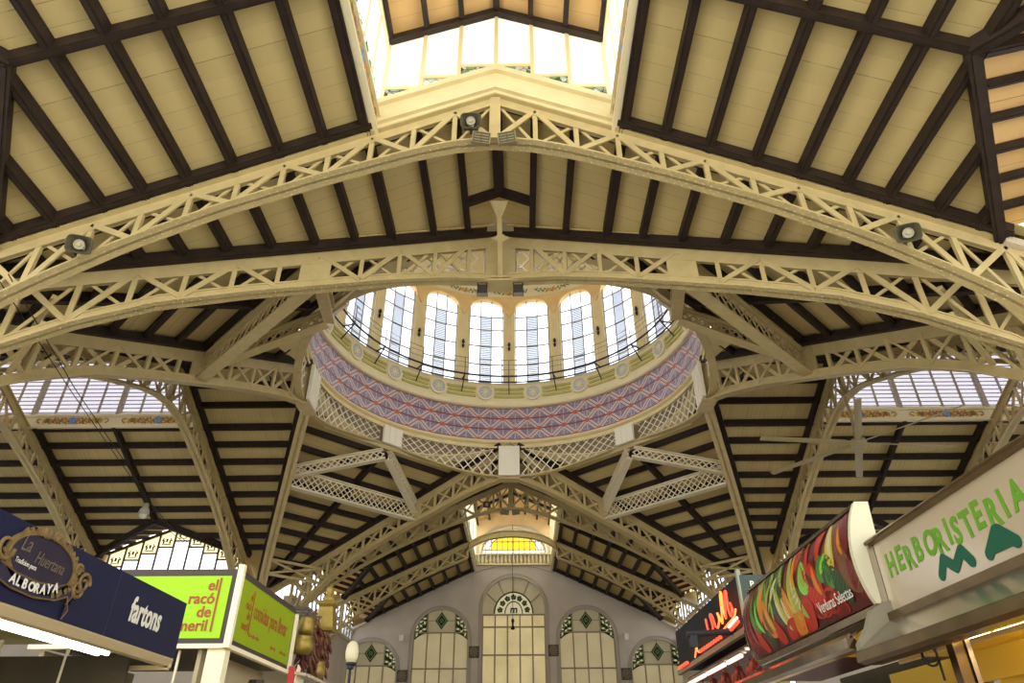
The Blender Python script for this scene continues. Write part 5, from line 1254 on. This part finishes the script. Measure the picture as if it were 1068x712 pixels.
# dark stall with red neon
M_DK = mat('charcoal_fascia', (.016, .017, .016), .6, noise=.15, scale=2, spec=.1)
M_NEON = mat('red_neon', (1, .1, .05), .3, emit=1.5, ecol=(1, .05, .02)); M_NEO2 = mat('orange_neon', (1, .3, .08), .3, emit=1.8, ecol=(1, .16, .03)); M_PINK = mat('pink_tube', (1, .5, .5), .3, emit=1.6, ecol=(1, .42, .38))
r = thing('shop_sign', 'charcoal stall fascia with red neon script on the right', 'sign', (3.2, 9.6, 2.9))
m = MB(); m.box((3.20, 9.68, 3.20), (.40, 3.64, .54)); m.build('panel', M_DK, r)
m = MB(); m.box((3.24, 7.83, 3.19), (.48, .05, .54)); m.build('end_panel', mat('dark_green_panel', (.025, .045, .035), .4), r)
m = MB(); m.box((3.0, 7.84, 3.2), (.04, .07, .64)); m.build('end_trim', mat('grey_green_trim', (.22, .25, .18), .4), r)
text('P', (3.10, 7.795, 3.33), (1, 0, 0), (0, 0, 1), .09, M_WHT, r, bold=.002)
m = MB(); m.box((3.0, 9.7, 2.90), (.06, 3.7, .06)); m.build('bottom_rail', mat('olive_trim', (.20, .17, .10), .5), r)
x_ = 2.93
def nz_(pts, q, mt, name='neon_tube'):
    m = MB(); m.tube([V((x_-.0*i, y, z)) for i, (y, z) in enumerate(pts)], q, 6); m.build(name, mt, r)
def curve(pts, n=5):
    out = []
    for i in range(len(pts)-1):
        p0 = pts[max(i-1, 0)]; p1 = pts[i]; p2 = pts[i+1]; p3 = pts[min(i+2, len(pts)-1)]
        for j in range(n):
            t = j/n; out.append(tuple(.5*((2*b)+(-a+c_)*t+(2*a-5*b+4*c_-d)*t*t+(-a+3*b-3*c_+d)*t**3) for a, b, c_, d in zip(p0, p1, p2, p3)))
    return out+[pts[-1]]
nz_(curve([(10.1, 2.93), (9.98, 3.02), (9.95, 3.15), (9.9, 3.16), (9.93, 3.0), (9.8, 2.95)]), .011, M_NEO2)
nz_(curve([(9.25, 3.26), (9.2, 3.12), (9.05, 3.06), (8.95, 3.12), (9.02, 3.26), (8.92, 3.24), (8.82, 3.10), (8.72, 3.07)]), .012, M_NEON)
nz_(curve([(8.72, 3.07), (8.62, 3.14), (8.66, 3.22), (8.58, 3.16), (8.5, 3.08), (8.46, 3.2), (8.42, 3.38), (8.36, 3.38), (8.38, 3.2), (8.33, 3.1)]), .012, M_NEO2)
nz_(curve([(8.33, 3.1), (8.27, 3.24), (8.22, 3.36), (8.16, 3.35), (8.18, 3.18), (8.1, 3.08), (8.04, 3.16), (8.08, 3.22), (7.98, 3.1)]), .012, M_NEON)
nz_(curve([(8.62, 3.0), (8.3, 3.03), (8.0, 3.06), (7.9, 3.12)]), .011, M_NEO2)
nz_([(8.28, 3.0), (7.9, 3.03)], .016, M_PINK); nz_([(8.2, 2.96), (7.88, 2.99)], .02, M_NEON)
nz_([(11.2, 2.93), (10.6, 2.93)], .02, M_NEON)
m = MB()
for i in range(9): m.tube([V((x_, 9.75-.13*i, 2.96)), V((x_, 9.72-.13*i, 2.955))], .022, 6)
m.build('neon_dots', M_NEON, r)
m = MB(); m.tube([V((2.45, 8.3, 2.93)), V((3.05, 8.3, 2.96))], .035, 10); m.build('sign_arm', M_BLACK, r)
m = MB(); m.box((2.52, 8.32, 2.86), (.08, .1, .12)); m.build('transformer_box', M_BLACK, r)
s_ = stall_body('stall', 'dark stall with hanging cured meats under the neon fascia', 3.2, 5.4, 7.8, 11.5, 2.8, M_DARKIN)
m = MB(); m.box((4.1, 9.7, 2.80), (2.0, 3.6, .05)); m.build('stall_ceiling', mat('maroon_soffit', (.12, .03, .025), .4), s_)
m = MB(); m.beam((2.98, 7.9, 2.72), (2.98, 11.4, 2.72), .05, .03); m.build('hanging_rail', M_STEEL, s_)
for k, (y0, y1, nm) in enumerate(((7.4+.55, 8.5, 'nearest the vegetable sign'), (8.65, 9.5, 'in the middle of the row'), (9.65, 10.6, 'farthest from the vegetable sign'))):
    f = thing('fluorescent_lamp', 'pink tube lamp under the neon fascia, %s' % nm, 'lamp', (2.92, y0, 2.66), 'pink tube lamps')
    m = MB(); m.tube([V((2.92, y0, 2.66)), V((2.92, y1, 2.66))], .024, 8); m.build('tube', M_PINK, f)
    m = MB(); m.box((2.95, (y0+y1)/2, 2.695), (.06, y1-y0, .025)); m.build('lamp_housing', M_STEEL, f)
M_SAU = mat('cured_sausage', (.22, .035, .02), .35, noise=.4, scale=12)
for k in range(10):
    y = 8.0+.3*k; m = MB(); x0 = 3.06+.05*(k % 2); z0 = 2.68
    m.tube([V((x0, y, z0)), V((x0, y, z0-.06))], .008, 4)
    m.tube([V((x0+.05*math.sin(2*PI*i/24), y+.07*math.sin(4*PI*i/24)*.4, z0-.06-.24*(1-math.cos(2*PI*i/24))*.5)) for i in range(25)], [.026+.006*math.sin(i*1.3) for i in range(25)], 7)
    o = m.build('cured_sausage', M_SAU, None, True, loc=(x0, y, z0)); 
    tag(o, 'loop of dark red cured sausage hanging in a row under the neon fascia', 'sausage', 'cured sausages under the neon fascia')
